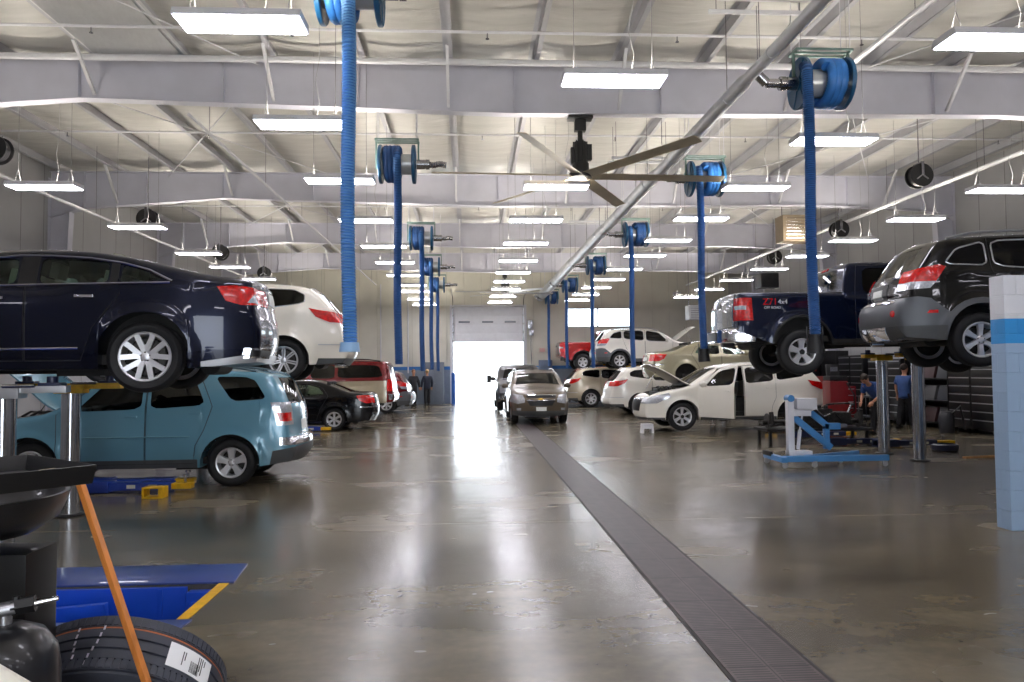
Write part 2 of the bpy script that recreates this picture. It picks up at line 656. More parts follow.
WH = {}
def wheel_meshes(kind, r, rr, w):
    key = (kind, r, rr, w)
    if key in WH:
        return WH[key]
    t = MB()
    h = w/2
    sw = r-rr
    prof = [(rr, -h*.78), (rr+sw*.25, -h*.98), (rr+sw*.6, -h), (r-.035, -h*.93), (r-.012, -h*.82), (r-.001, -h*.62)]
    for g in (-.42, 0, .42):
        prof += [(r, h*(g-.1)), (r-.009, h*(g-.07)), (r-.009, h*(g+.07)), (r, h*(g+.1))]
    prof += [(r-.001, h*.62), (r-.012, h*.82), (r-.035, h*.93), (rr+sw*.6, h), (rr+sw*.25, h*.98), (rr, h*.78)]
    t.lathe(prof, axis='Y', n=44, closed=True)
    tm = t.mesh('tyre', RUB, 40)
    m = MB()
    f = -h*.72
    m.lathe([(rr+.004, -h*.80), (rr-.006, -h*.88), (rr-.022, -h*.84), (rr-.034, -h*.45), (rr-.05, h*.7), (rr+.002, h*.78), (rr+.002, -h*.7)], axis='Y', n=40, closed=True)
    n = {'ten': 10, 'five': 5, 'six': 6, 'seven': 7, 'split': 5, 'twin': 7}[kind]
    ro = rr-.022
    hub = rr*.24
    for i in range(n):
        a = 2*pi*i/n+pi/2
        if kind == 'split':
            for q in (-1, 1):
                a0, a1 = a+q*.10, a+q*.34
                m.bar((cos(a0)*hub*.8, f+.012, sin(a0)*hub*.8), (cos(a1)*ro, f-.008, sin(a1)*ro), .05*rr/.24, .028, upv=(0, 1, 0))
            m.bar((cos(a)*hub, f+.014, sin(a)*hub), (cos(a)*rr*.5, f+.008, sin(a)*rr*.5), .08*rr/.24, .02, upv=(0, 1, 0))
        elif kind == 'twin':
            for q in (-1, 1):
                dx, dz = -sin(a)*.021*q, cos(a)*.021*q
                m.bar((cos(a)*hub*.8+dx*.8, f+.012, sin(a)*hub*.8+dz*.8), (cos(a)*ro+dx, f-.008, sin(a)*ro+dz), .026, .028, upv=(0, 1, 0))
        else:
            wd = {'five': .105, 'six': .07, 'seven': .055, 'ten': .03}[kind]*rr/.23
            w0, w1 = wd*.75, wd*1.15
            ux, uz = -sin(a), cos(a)
            p = [(hub*.7, w0), (ro*.6, wd*.8), (ro, w1)]
            vs = []; fs = []
            for rad, ww in p:
                yy = f+.014-.02*(rad/ro)
                for s_, dy in ((-1, 0), (1, 0), (1, .03), (-1, .03)):
                    k_ = .5 if dy == 0 else .62
                    vs.append((cos(a)*rad+ux*ww*s_*k_, yy+dy, sin(a)*rad+uz*ww*s_*k_))
            for j in range(2):
                b0 = j*4
                for q in range(4):
                    fs.append((b0+q, b0+(q+1) % 4, b0+4+(q+1) % 4, b0+4+q))
            m.add(vs, fs)
    m.lathe([(.001, f-.006), (hub*.55, f-.008), (hub*.95, f+.004), (hub, f+.03), (.001, f+.03)], axis='Y', n=20)
    k = len(m.f)
    for i in range(5):
        a = 2*pi*i/5+.3
        m.cyl((cos(a)*hub*.75, f-.004, sin(a)*hub*.75), (cos(a)*hub*.75, f+.01, sin(a)*hub*.75), .009, 6, mi=1)
    rm = m.mesh('wheel', [ALU, DARK], 35)
    d = MB()
    d.lathe([(.001, .0), (rr*.72, .0), (rr*.72, .02), (.001, .02)], axis='Y', n=28)
    d.box((rr*.5, -.005, .06), (.09, .05, .16))
    dm = d.mesh('brake', mat('brake_iron', '4a4846', .5, .7, var=.2), 35)
    bk = MB()
    bk.lathe([(.001, .03), (rr-.035, .03), (rr-.035, .05), (.001, .05)], axis='Y', n=28)
    bm = bk.mesh('backing', UNDER, 35)
    WH[key] = (rm, tm, dm, bm)
    return WH[key]

def build_car(sp, name, label, cat, loc, rz=0, P=None, seats=None, hollow=True, droop=0., group=None, wheels=True):
    S = Shape(sp)
    P = P or paint('paint_'+name, '888888')
    L, W = S.L, S.W
    dx = -L/2
    root = empty(name, label, cat, loc, rz, group)
    def part(nm, me, mats, par=root, lab=None, ang=30):
        if len(me.polygons) == 0:
            print('EMPTY', name, nm)
        o = link(nm, finish(me, mats, dx, ang), par)
        if lab: o['label'] = lab
        return o
    # cutters
    win_cut = [prism_mesh(p, 'Y', -1.4, 1.4) for p in sp['wins']]
    xcut = []
    for k in ('shield', 'back'):
        if sp.get(k):
            a, b, poly = sp[k]
            xcut.append(prism_mesh(poly, 'X', a, b))
    cuts = win_cut+xcut+[prism_mesh(p, v, a, b) for v, p, a, b in sp.get('holes', [])]
    if sp.get('hood_open'):
        hp = sp['hood']
        cuts.append(prism_mesh(hp, 'Z', sp.get('hoodz', .6), 2.5))
    if sp.get('door_open') is not None:
        dp = sp['doors'][sp['door_open']][0]
        cuts.append(prism_mesh(dp, 'Y', *((.4, 1.4) if sp.get('open_side', 1) > 0 else (-1.4, -.4))))
    body = boolean(S.shell(0, .025), cuts, 'DIFFERENCE')
    part('body', body, [P, UNDER])
    # side windows, trims
    wt = sp.get('wtrim', CHR)
    def glas(i): return (sp.get('gl') or {}).get(i, sp.get('glass', GDK))
    doorw = {}
    for di, (dp, hx, ws) in enumerate(sp['doors']):
        for wi in ws: doorw[wi] = di
    shellD = None
    if win_cut:
        shellD = boolean(S.shell(.004, .012).copy(), [prism_mesh(p, 'Y', -1.4, 1.4) for p in sp['wins']], 'DIFFERENCE')
    doorobs = {}
    def openxf(di, side):
        if sp.get('door_open') == di and side == sp.get('open_side', 1):
            x0 = min(p[0] for p in sp['doors'][di][0])+dx
            y0 = side*W/2*.97
            return Matrix.Translation((x0, y0, 0)) @ Matrix.Rotation(side*R(sp.get('open_ang', 32)), 4, 'Z') @ Matrix.Translation((-x0, -y0, 0))
        return None
    for di, (dp, hx, ws) in enumerate(sp['doors']):
        dm = boolean(shellD, [prism_mesh(dp, 'Y', .45, 1.4)], 'INTERSECT')
        for side in (1, -1):
            me = dm.copy() if side > 0 else None
            if side > 0:
                o = part('door', dm.copy(), [P])
            else:
                mm = dm.copy()
                mm.transform(Matrix.Scale(-1, 4, (0, 1, 0))); mm.flip_normals()
                o = part('door', mm, [P])
            X = openxf(di, side)
            if X is not None:
                o.data.transform(X)
            doorobs[(di, side)] = (o, X)
            h = MB()
            hz = hx[1]
            yy = S.w(hx[0], hz)*side
            h.box((hx[0]+dx, yy+side*.026, hz), (.17, .018, .026))
            h.box((hx[0]+dx-.07, yy+side*.012, hz), (.025, .03, .02))
            h.box((hx[0]+dx+.07, yy+side*.012, hz), (.025, .03, .02))
            if X is not None: h.xf(X)
            h.build('door_handle', sp.get('handle', P), o, bev=.004)
            if X is not None:
                pn = MB()
                pn.prism([(p[0]+dx, p[1]) for p in grow(dp, -.05) if 1][:], 'Y', side*(W/2-.10), side*(W/2-.06))
                xx = [p for p in dp if p[1] < hz+.08]
                pn = MB()
                x0 = min(p[0] for p in dp)+dx; x1 = max(p[0] for p in dp)+dx
                pn.bx(x0+.04, x1-.05, side*(W/2-.13), side*(W/2-.05), S.zb+.08, S.belt(x0)-.03)
                pn.xf(X)
                pn.build('door_panel', FABL, o, bev=.02)
    for wi, p in enumerate(sp['wins']):
        gm = boolean(S.shell(-.006, .010), [prism_mesh(p, 'Y', .3, 1.4)], 'INTERSECT')
        for side in (1, -1):
            par, X = root, None
            if wi in doorw:
                par, X = doorobs[(doorw[wi], side)]
            mm = gm.copy()
            if side < 0:
                mm.transform(Matrix.Scale(-1, 4, (0, 1, 0))); mm.flip_normals()
            o = part('side_window' if wi in doorw else 'quarter_window', mm, [glas(wi)], par)
            if X is not None: o.data.transform(X)
            if wt is not None:
                tb = MB()
                pp = grow(p, .008)
                pts = []
                for i in range(len(pp)):
                    a, b = pp[i], pp[(i+1) % len(pp)]
                    n = max(1, int(math.dist(a, b)/.15))
                    for j in range(n):
                        x = a[0]+(b[0]-a[0])*j/n; z = a[1]+(b[1]-a[1])*j/n
                        pts.append((x+dx, side*(S.w(x, z)+.003), z))
                tb.tube(pts, sp.get('wtr', .010), 6, closed=True)
                if X is not None: tb.xf(X)
                tb.build('window_trim', wt, par)
    for k, nm in (('shield', 'windshield'), ('back', 'rear_window')):
        if sp.get(k):
            a, b, poly = sp[k]
            gm = boolean(S.shell(-.004, .008), [prism_mesh(poly, 'X', a, b)], 'INTERSECT')
            part(nm, gm, [(sp.get('gl') or {}).get(k, sp.get('glass', GDK))])
    # seams round the doors
    sm_ = MB()
    for di, (dp, hx, ws) in enumerate(sp['doors']):
        for side in (1, -1):
            if openxf(di, side) is not None: continue
            pts = []
            for i in range(len(dp)):
                a, b = dp[i], dp[(i+1) % len(dp)]
                n = max(1, int(math.dist(a, b)/.12))
                for j in range(n):
                    x = a[0]+(b[0]-a[0])*j/n; z = a[1]+(b[1]-a[1])*j/n
                    pts.append((x+dx, side*(S.w(x, z)+.0015), z))
            sm_.tube(pts, .0055, 5, closed=True)
    if sm_.v: sm_.build_each('door_seam', DARK, root)
    # hood
    hp = sp.get('hood')
    if hp:
        hm = boolean(S.shell(.003, .02), [prism_mesh(hp, 'Z', sp.get('hoodz', .6), 2.5)], 'INTERSECT')
        o = part('hood', hm, [P, UNDER])
        if sp.get('hood_open'):
            xh = max(p[0] for p in hp)+dx
            zh = S.ztop(xh-dx)-.02
            o.data.transform(Matrix.Translation((xh, 0, zh)) @ Matrix.Rotation(R(sp['hood_open']), 4, 'Y') @ Matrix.Translation((-xh, 0, -zh)))
            e = MB()
            x0 = min(p[0] for p in hp)+dx
            e.bx(x0+.25, xh-.12, -.42, .42, .35, zh-.18)
            e.bx(x0+.35, xh-.3, -.3, .3, zh-.18, zh-.1)
            e.cyl((x0+.45, -.55, .5), (x0+.45, -.55, zh-.1), .11)
            e.cyl((x0+.5, .55, .5), (x0+.5, .55, zh-.08), .12)
            e.bx(x0+.7, xh-.1, .35, .68, .6, zh-.1)
            e.bx(x0+.05, x0+.12, -.6, .6, .4, zh-.28)
            for q in range(4):
                e.tube([(x0+.4+q*.12, -.3, zh-.1), (x0+.42+q*.12, -.1, zh-.04), (x0+.42+q*.12, .15, zh-.06), (x0+.5+q*.1, .4, zh-.1)], .02)
            e.build('engine', mat('engine_dark', '2c2b2a', .45, .5, var=.4, scale=20), root, bev=.012)
            MB().tube([(x0+.2, .55, zh-.12), (xh-.45, .55, zh+.62)], .008).build('hood_prop', STEEL, root)
    # features
    for ft in sp.get('feats', []):
        nm, mt, view, poly, a, b, out = ft[:7]
        lab = ft[7] if len(ft) > 7 else None
        sh = S.shell(out, .012)
        if view in 'SF' or view == 'SM' or view == 'FM':
            pass
        ax = {'S': 'Y', 'A': 'Y', 'F': 'X', 'G': 'X', 'T': 'Z'}[view]
        me = boolean(sh, [prism_mesh(poly, ax, a, b)], 'INTERSECT')
        part(nm, me, [mt], root, lab)
        if view in ('S', 'G'):
            mm = me.copy()
            mm.transform(Matrix.Translation((-dx, 0, 0)))
            mm.transform(Matrix.Scale(-1, 4, (0, 1, 0))); mm.flip_normals()
            part(nm, mm, [mt], root, lab)
    # side mouldings
    for nm, mt, p0, p1, rad in sp.get('mould', []):
        for side in (1, -1):
            n = 12
            pts = []
            for j in range(n+1):
                x = p0[0]+(p1[0]-p0[0])*j/n; z = p0[1]+(p1[1]-p0[1])*j/n
                pts.append((x+dx, side*(S.w(x, z)+.004), z))
            MB().tube(pts, rad, 6).build(nm, mt, root)
    if sp.get('trim'):
        for side in (1, -1):
            MB().tube([(x+dx, side*(S.w(x, z)+.004), z) for x, z in sp['trim']], .012, 6).build('window_trim', CHR, root)
    if sp.get('rail'):
        a, b, mt = sp['rail']
        for side in (1, -1):
            pts = []
            n = 14
            for j in range(n+1):
                x = a+(b-a)*j/n
                z = S.ztop(x)
                e = .045*min(1, 6*min(j, n-j)/n)
                pts.append((x+dx, side*(S.w(x, z)-.10), z+e+.012))
            MB().tube(pts, .018, 8).build('roof_rail', mt, root)
    if sp.get('mirror'):
        x, z = sp['mirror']
        for side in (1, -1):
            X = openxf(0, side)
            m = MB()
            y = side*(S.w(x, z))
            m.ball((x+dx, y+side*.14, z+.07), (.07, .12, .085), 14)
            m.bar((x+dx, y-side*.02, z), (x+dx, y+side*.1, z+.05), .06, .035)
            if X is not None: m.xf(X)
            m.build('side_mirror', sp.get('mirror_mat', P), root)
    # underside
    u = MB()
    zt = min(S.wr+S.ar+.02, 1.0)
    yi = W/2-.29
    u.bx(.25+dx, L-.3+dx, -yi, yi, S.zb+.03, zt)
    u.bx(S.xf+S.ar+.02+dx, S.xr-S.ar-.02+dx, -W/2+.1, W/2-.1, S.zb-.01, S.zb+.2)
    u.bx(S.xf-.3+dx, S.xf+.35+dx, -.4, .4, S.zb-.06, S.zb+.1)
    u.cyl((S.xf+.3+dx, .1, S.zb+.0), (S.xr-.3+dx, .1, S.zb), .045)
    u.cyl((L-.55+dx, -.45, S.zb+.03), (L-.55+dx, .45, S.zb+.03), .10)
    u.bx(S.xr-.9+dx, S.xr-.35+dx, -.55, .55, S.zb-.07, S.zb+.1)
    for xc in (S.xf, S.xr):
        u.cyl((xc+dx, -W/2+.2, S.wr-droop), (xc+dx, W/2-.2, S.wr-droop), .05)
        for q in (-1, 1):
            u.bar((xc+dx, q*(W/2-.25), S.wr-droop), (xc+.4*(1 if xc > L/2 else -1)*-1+dx, q*.35, S.zb+.05), .07, .05)
            u.cyl((xc+.08+dx, q*(W/2-.34), S.wr-droop), (xc+.06+dx, q*(W/2-.40), S.wr+.45), .06)
    u.build('underbody', UNDER, root)
    for tip in sp.get('tips', []):
        x, y, z, r = tip
        t = MB()
        t.lathe([(r, -.11), (r*1.05, .06), (r*.85, .06), (r*.8, -.1)], (x+dx, y, z), 'X', 18, closed=True)
        t.build('exhaust_tip', CHR, root)
    # seats
    sc = seats or FAB
    zb = S.zb+.14
    fl = MB()
    fl.bx(S.xf+.75+dx, S.xr+.1+dx, -W/2+.12, W/2-.12, S.zb+.04, zb)
    fl.bx(S.xf+.55+dx, S.xf+.85+dx, -W/2+.16, W/2-.16, S.zb+.3, S.belt(1.4)-.03)
    fl.build('cabin_floor', FAB, root, bev=.02)
    rows = sp.get('rows', [(S.xf+1.5, 2), (S.xf+2.35, 3)])
    for sx, n in rows:
        for q in ((-.38, .38) if n == 2 else (-.42, 0, .42)):
            st = MB()
            hw = .25 if n == 2 else .2
            st.bx(sx-.5+dx, sx+dx, q-hw, q+hw, zb+.12, zb+.30)
            st.box((sx+.05+dx, q, zb+.55), (.13, 2*hw, .62), (0, R(12), 0))
            st.box((sx+.13+dx, q, zb+.96), (.09, .26, .17), (0, R(10), 0))
            st.cyl((sx+.11+dx, q-.06, zb+.8), (sx+.12+dx, q-.06, zb+.92), .008, 6)
            st.build('seat', sc, root, bev=.03)
    sw = MB()
    cx = S.xf+1.02+dx
    pts = [(cx-.07*sin(t), -.38+.18*cos(t), zb+.62+.18*sin(t)) for t in [2*pi*i/20 for i in range(20)]]
    sw.tube(pts, .014, 6, closed=True)
    sw.bar((cx, -.38, zb+.62), (cx-.15, -.38, zb+.55), .05, .05)
    sw.bar((cx, -.55, zb+.62), (cx, -.21, zb+.62), .02, .03)
    sw.build('steering_wheel', DARK, root)
    # wheels
    if wheels:
        kind, rimr, tw = sp['wheel']
        rm, tm, dm, bm = wheel_meshes(kind, S.wr, rimr, tw)
        for i, xc in enumerate((S.xf, S.xr)):
            if sp.get('nowheel') and i in sp['nowheel']:
                continue
            for side in (-1, 1):
                w = link('wheel', rm, root, (xc+dx, side*(W/2-.02-tw/2), S.wr-droop), (0, 0, 0 if side < 0 else pi))
                link('tyre', tm, w)
                link('brake_disc', dm, w)
                link('brake_shield', bm, w)
                if sp.get('cap'):
                    c = MB()
                    c.cyl((0, -tw*.36-.012, 0), (0, -tw*.36, 0), .045, 16)
                    c.box((0, -tw*.36-.014, 0), (.05, .006, .014)); c.box((0, -tw*.36-.014, 0), (.018, .006, .02))
                    c.build('hub_cap', DARK, w)
    for m in S.cache.values():
        if m.users == 0:
            bpy.data.meshes.remove(m)
    return root, S
# ------------------------------------------------------------------ car shapes
PLATE = mat('plate_white', 'e6e8e2', .5, var=.12, scale=40)
CLAD = mat('grey_cladding', '46484a', .55, var=.08)
CLADL = mat('light_grey_cladding', '585b60', .4, .25, var=.06)

def SP(**k): return k

impala = SP(L=5.11, W=1.86, zb=.22, xf=1.03, xr=3.87, wr=.355, ar=.425, belt=(.97, 1.09), tum=.40, flare=.022, er=.13, bow=.06,
    top=[(.06, .24), (.0, .36), (.0, .55), (.05, .70), (.2, .80), (.6, .90), (1.0, .97), (1.4, 1.03), (1.8, 1.22), (2.2, 1.38), (2.6, 1.455), (3.0, 1.465), (3.4, 1.44), (3.8, 1.36), (4.2, 1.24), (4.55, 1.165), (4.85, 1.15), (4.98, 1.14), (5.03, 1.02), (5.05, .85), (5.11, .66), (5.11, .46), (5.04, .28)],
    squash=(4.25, .82),
    wins=[rnd([(1.78, 1.0), (2.3, 1.28), (2.72, 1.33), (2.72, 1.02)]), rnd([(2.92, 1.03), (2.92, 1.335), (3.3, 1.325), (3.53, 1.295), (3.53, 1.055)]), rnd([(3.63, 1.06), (3.65, 1.27), (3.84, 1.205), (4.04, 1.10)])],
    doors=[([(1.48, .30), (1.42, .98), (2.25, 1.33), (2.80, 1.385), (2.80, .30)], (2.55, .90), [0]), ([(2.815, .30), (2.815, 1.385), (3.3, 1.375), (3.60, 1.32), (3.64, .95), (3.40, .62), (3.30, .30)], (3.33, .925), [1])],
    shield=(1.3, 2.45, [(-.64, 1.02), (-.52, 1.38), (.52, 1.38), (.64, 1.02)]), back=(3.6, 4.75, [(-.62, 1.19), (-.50, 1.38), (.50, 1.38), (.62, 1.19)]),
    glass=GTR, gl={2: GTR}, wtrim=None, handle=CHR,
    hood=[(.25, -.75), (1.35, -.78), (1.35, .78), (.25, .75)],
    feats=[('window_pillar', DARK, 'S', [(2.74, 1.01), (2.74, 1.36), (2.90, 1.365), (2.90, 1.015)], .4, 1.4, .006),
           ('window_pillar', DARK, 'S', [(3.545, 1.045), (3.545, 1.315), (3.62, 1.295), (3.62, 1.05)], .4, 1.4, .006),
           ('taillight', RED, 'S', [(4.60, 1.045), (4.80, 1.06), (5.2, 1.03), (5.2, .87), (4.88, .86), (4.70, .90)], .38, 1.4, .008),
           ('reflector', CLR, 'S', [(4.95, .885), (5.03, .975), (5.06, .885)], .38, 1.4, .012),
           ('headlight', CLR, 'S', [(-.1, .60), (-.1, .74), (.55, .86), (.60, .80), (.25, .62)], .45, 1.4, .008),
           ('grille', DARK, 'F', [(-.5, .42), (-.5, .66), (.5, .66), (.5, .42)], -.3, .4, .006),
           ('plate', PLATE, 'F', [(-.26, .90), (-.26, 1.04), (.26, 1.04), (.26, .90)], 4.6, 5.3, .008),
           ('boot_trim', CHR, 'F', [(-.5, 1.06), (-.5, 1.085), (.5, 1.085), (.5, 1.06)], 4.6, 5.3, .01),
           ('lower_bumper', SILT, 'A', [(4.42, .285), (4.42, .235), (5.3, .235), (5.3, .36), (4.9, .345)], -1.4, 1.4, .006),
           ('exhaust_outlet', CHR, 'S', [(4.78, .315), (4.86, .42), (5.2, .42), (5.2, .315)], .42, .84, .02),
           ('exhaust_mesh', DARK, 'S', [(4.84, .335), (4.89, .40), (5.2, .40), (5.2, .335)], .45, .84, .026)],
    mould=[('side_moulding', CHR, (1.5, .40), (3.28, .42), .012), ('belt_trim', CHR, (1.6, .985), (4.1, 1.075), .011)],
    mirror=(1.85, 1.0), wheel=('split', .245, .235), tips=[])
impala['trim'] = [(1.7, .99), (2.28, 1.30), (2.72, 1.36), (3.0, 1.365), (3.35, 1.345), (3.66, 1.29), (3.9, 1.21), (4.12, 1.09)]

equinox = SP(L=4.72, W=1.82, zb=.30, xf=.93, xr=3.79, wr=.355, ar=.43, belt=(1.12, 1.24), tum=.28, flare=.03, er=.10, bow=.05, rtap=.7, rk=.12,
    top=[(.06, .32), (.0, .45), (.0, .72), (.07, .90), (.3, 1.0), (.8, 1.07), (1.2, 1.13), (1.55, 1.38), (1.9, 1.62), (2.3, 1.71), (3.0, 1.74), (3.8, 1.73), (4.25, 1.70), (4.38, 1.64), (4.52, 1.35), (4.60, 1.15), (4.62, .85), (4.64, .72), (4.72, .68), (4.72, .48), (4.64, .36)],
    wins=[rnd([(1.55, 1.14), (1.98, 1.58), (2.50, 1.62), (2.50, 1.17)]), rnd([(2.62, 1.17), (2.62, 1.625), (3.22, 1.635), (3.42, 1.22)]), rnd([(3.52, 1.645), (3.97, 1.635), (4.12, 1.58), (4.30, 1.30), (3.80, 1.27)])],
    doors=[([(1.32, .36), (1.30, 1.10), (1.92, 1.64), (2.555, 1.675), (2.555, .36)], (2.36, 1.06), [0]), ([(2.57, .36), (2.57, 1.675), (3.30, 1.685), (3.52, 1.2), (3.40, .85), (3.28, .62), (3.25, .36)], (3.28, 1.10), [1])],
    shield=(1.1, 2.2, [(-.68, 1.16), (-.56, 1.62), (.56, 1.62), (.68, 1.16)]), back=(4.1, 4.9, [(-.62, 1.22), (-.54, 1.62), (.54, 1.62), (.62, 1.22)]),
    glass=GDK, gl={0: glass('glass_mid', (.22, .24, .24)), 'back': glass('glass_mid', (.22, .24, .24))}, wtrim=None,
    hood=[(.12, -.74), (1.25, -.80), (1.25, .80), (.12, .74)], hoodz=.84,
    feats=[('taillight', CLR, 'S', [(4.36, 1.25), (4.9, 1.25), (4.9, .90), (4.46, .90)], .60, 1.4, .009, 'clear taillight lens'),
           ('taillight_bulb', RED, 'S', [(4.46, 1.09), (4.9, 1.09), (4.9, .96), (4.5, .96)], .66, 1.4, .013),
           ('bumper_cladding', CLAD, 'A', [(4.33, .20), (4.40, .52), (4.9, .60), (4.9, .20)], -1.4, 1.4, .006),
           ('rear_bumper', CHR, 'F', [(-.95, .60), (-.95, .72), (.95, .72), (.95, .60)], 4.5, 5.0, .012, 'bright rear bumper top'),
           ('headlight', CLR, 'S', [(-.1, .70), (-.1, .90), (.38, .98), (.42, .80)], .45, 1.4, .008),
           ('sill_cladding', CLAD, 'S', [(1.37, .2), (1.37, .42), (3.32, .42), (3.32, .2)], .4, 1.4, .006),
           ('plate', PLATE, 'F', [(-.2, .80), (-.2, .95), (.2, .95), (.2, .80)], 4.4, 5.0, .010)],
    mould=[('side_moulding', mat('moulding_teal', '7fb6c6', .2, .4, 1.), (1.45, .76), (3.2, .76), .010)],
    rail=(2.0, 4.1, mat('rail_grey', '5a6a72', .4, .3)), mirror=(1.62, 1.12), wheel=('five', .225, .235))

lam = SP(L=5.13, W=2.0, zb=.30, xf=.97, xr=3.99, wr=.385, ar=.455, belt=(1.10, 1.34), tum=.30, flare=.03, er=.12, bow=.10, rtap=1.1, rk=.20, fk=.25,
    top=[(.08, .32), (.0, .42), (.0, .68), (.06, .88), (.25, 1.0), (.7, 1.10), (1.15, 1.17), (1.55, 1.42), (1.95, 1.66), (2.4, 1.77), (3.0, 1.81), (3.7, 1.80), (4.3, 1.75), (4.52, 1.68), (4.75, 1.42), (4.93, 1.20), (5.0, 1.0), (5.06, .75), (5.13, .62), (5.13, .48), (5.02, .34)],
    wins=[rnd([(1.62, 1.19), (2.05, 1.60), (2.60, 1.68), (2.60, 1.24)]), rnd([(2.72, 1.25), (2.72, 1.69), (3.48, 1.69), (3.48, 1.32)]), rnd([(3.58, 1.33), (3.58, 1.69), (4.16, 1.67), (4.34, 1.58), (4.34, 1.46), (4.24, 1.42)])],
    doors=[([(1.45, .38), (1.42, 1.16), (2.0, 1.66), (2.655, 1.735), (2.655, .38)], (2.45, 1.08), [0]), ([(2.67, .38), (2.67, 1.74), (3.53, 1.74), (3.53, .88), (3.42, .64), (3.38, .38)], (3.34, 1.13), [1])],
    shield=(1.0, 2.4, [(-.74, 1.20), (-.60, 1.68), (.60, 1.68), (.74, 1.20)]), back=(4.3, 5.2, [(-.56, 1.26), (-.66, 1.36), (-.56, 1.66), (.56, 1.66), (.66, 1.36), (.56, 1.26)]),
    glass=GDK, wtrim=CHR, wtr=.007,
    hood=[(.14, -.72), (1.25, -.86), (1.25, .86), (.14, .72)], hoodz=.86,
    feats=[('taillight', RED, 'S', [(4.42, 1.34), (4.62, 1.30), (5.3, 1.22), (5.3, 1.06), (4.80, 1.08), (4.55, 1.18)], .42, 1.4, .010),
           ('headlight', CLR, 'S', [(-.2, .72), (-.2, .86), (.62, 1.02), (.66, .92), (.3, .74)], .5, 1.4, .008),
           ('grille', DARK, 'F', [(-.42, .52), (-.50, .84), (.50, .84), (.42, .52)], -.3, .4, .008),
           ('grille_surround', CHR, 'F', [(-.50, .83), (-.53, .87), (.53, .87), (.50, .83)], -.3, .4, .014),
           ('lower_cladding', CLAD, 'A', [(-.3, .2), (-.3, .36), (.5, .36), (.5, .2)], -1.4, 1.4, .006),
           ('bumper_cladding', CLAD, 'A', [(4.52, .2), (4.60, .42), (5.4, .42), (5.4, .2)], -1.4, 1.4, .006),
           ('rear_trim', SILT, 'A', [(4.60, .66), (4.60, .675), (5.4, .675), (5.4, .66)], -1.4, 1.4, .008),
           ('sill_cladding', CLAD, 'S', [(1.44, .2), (1.44, .37), (3.52, .37), (3.52, .2)], .4, 1.4, .006),
           ('plate', PLATE, 'F', [(-.2, .84), (-.2, .99), (.2, .99), (.2, .84)], 4.6, 5.4, .010)],
    mirror=(1.72, 1.18), tips=[(4.98, -.55, .30, .05), (4.98, .55, .30, .05)], wheel=('twin', .255, .255))

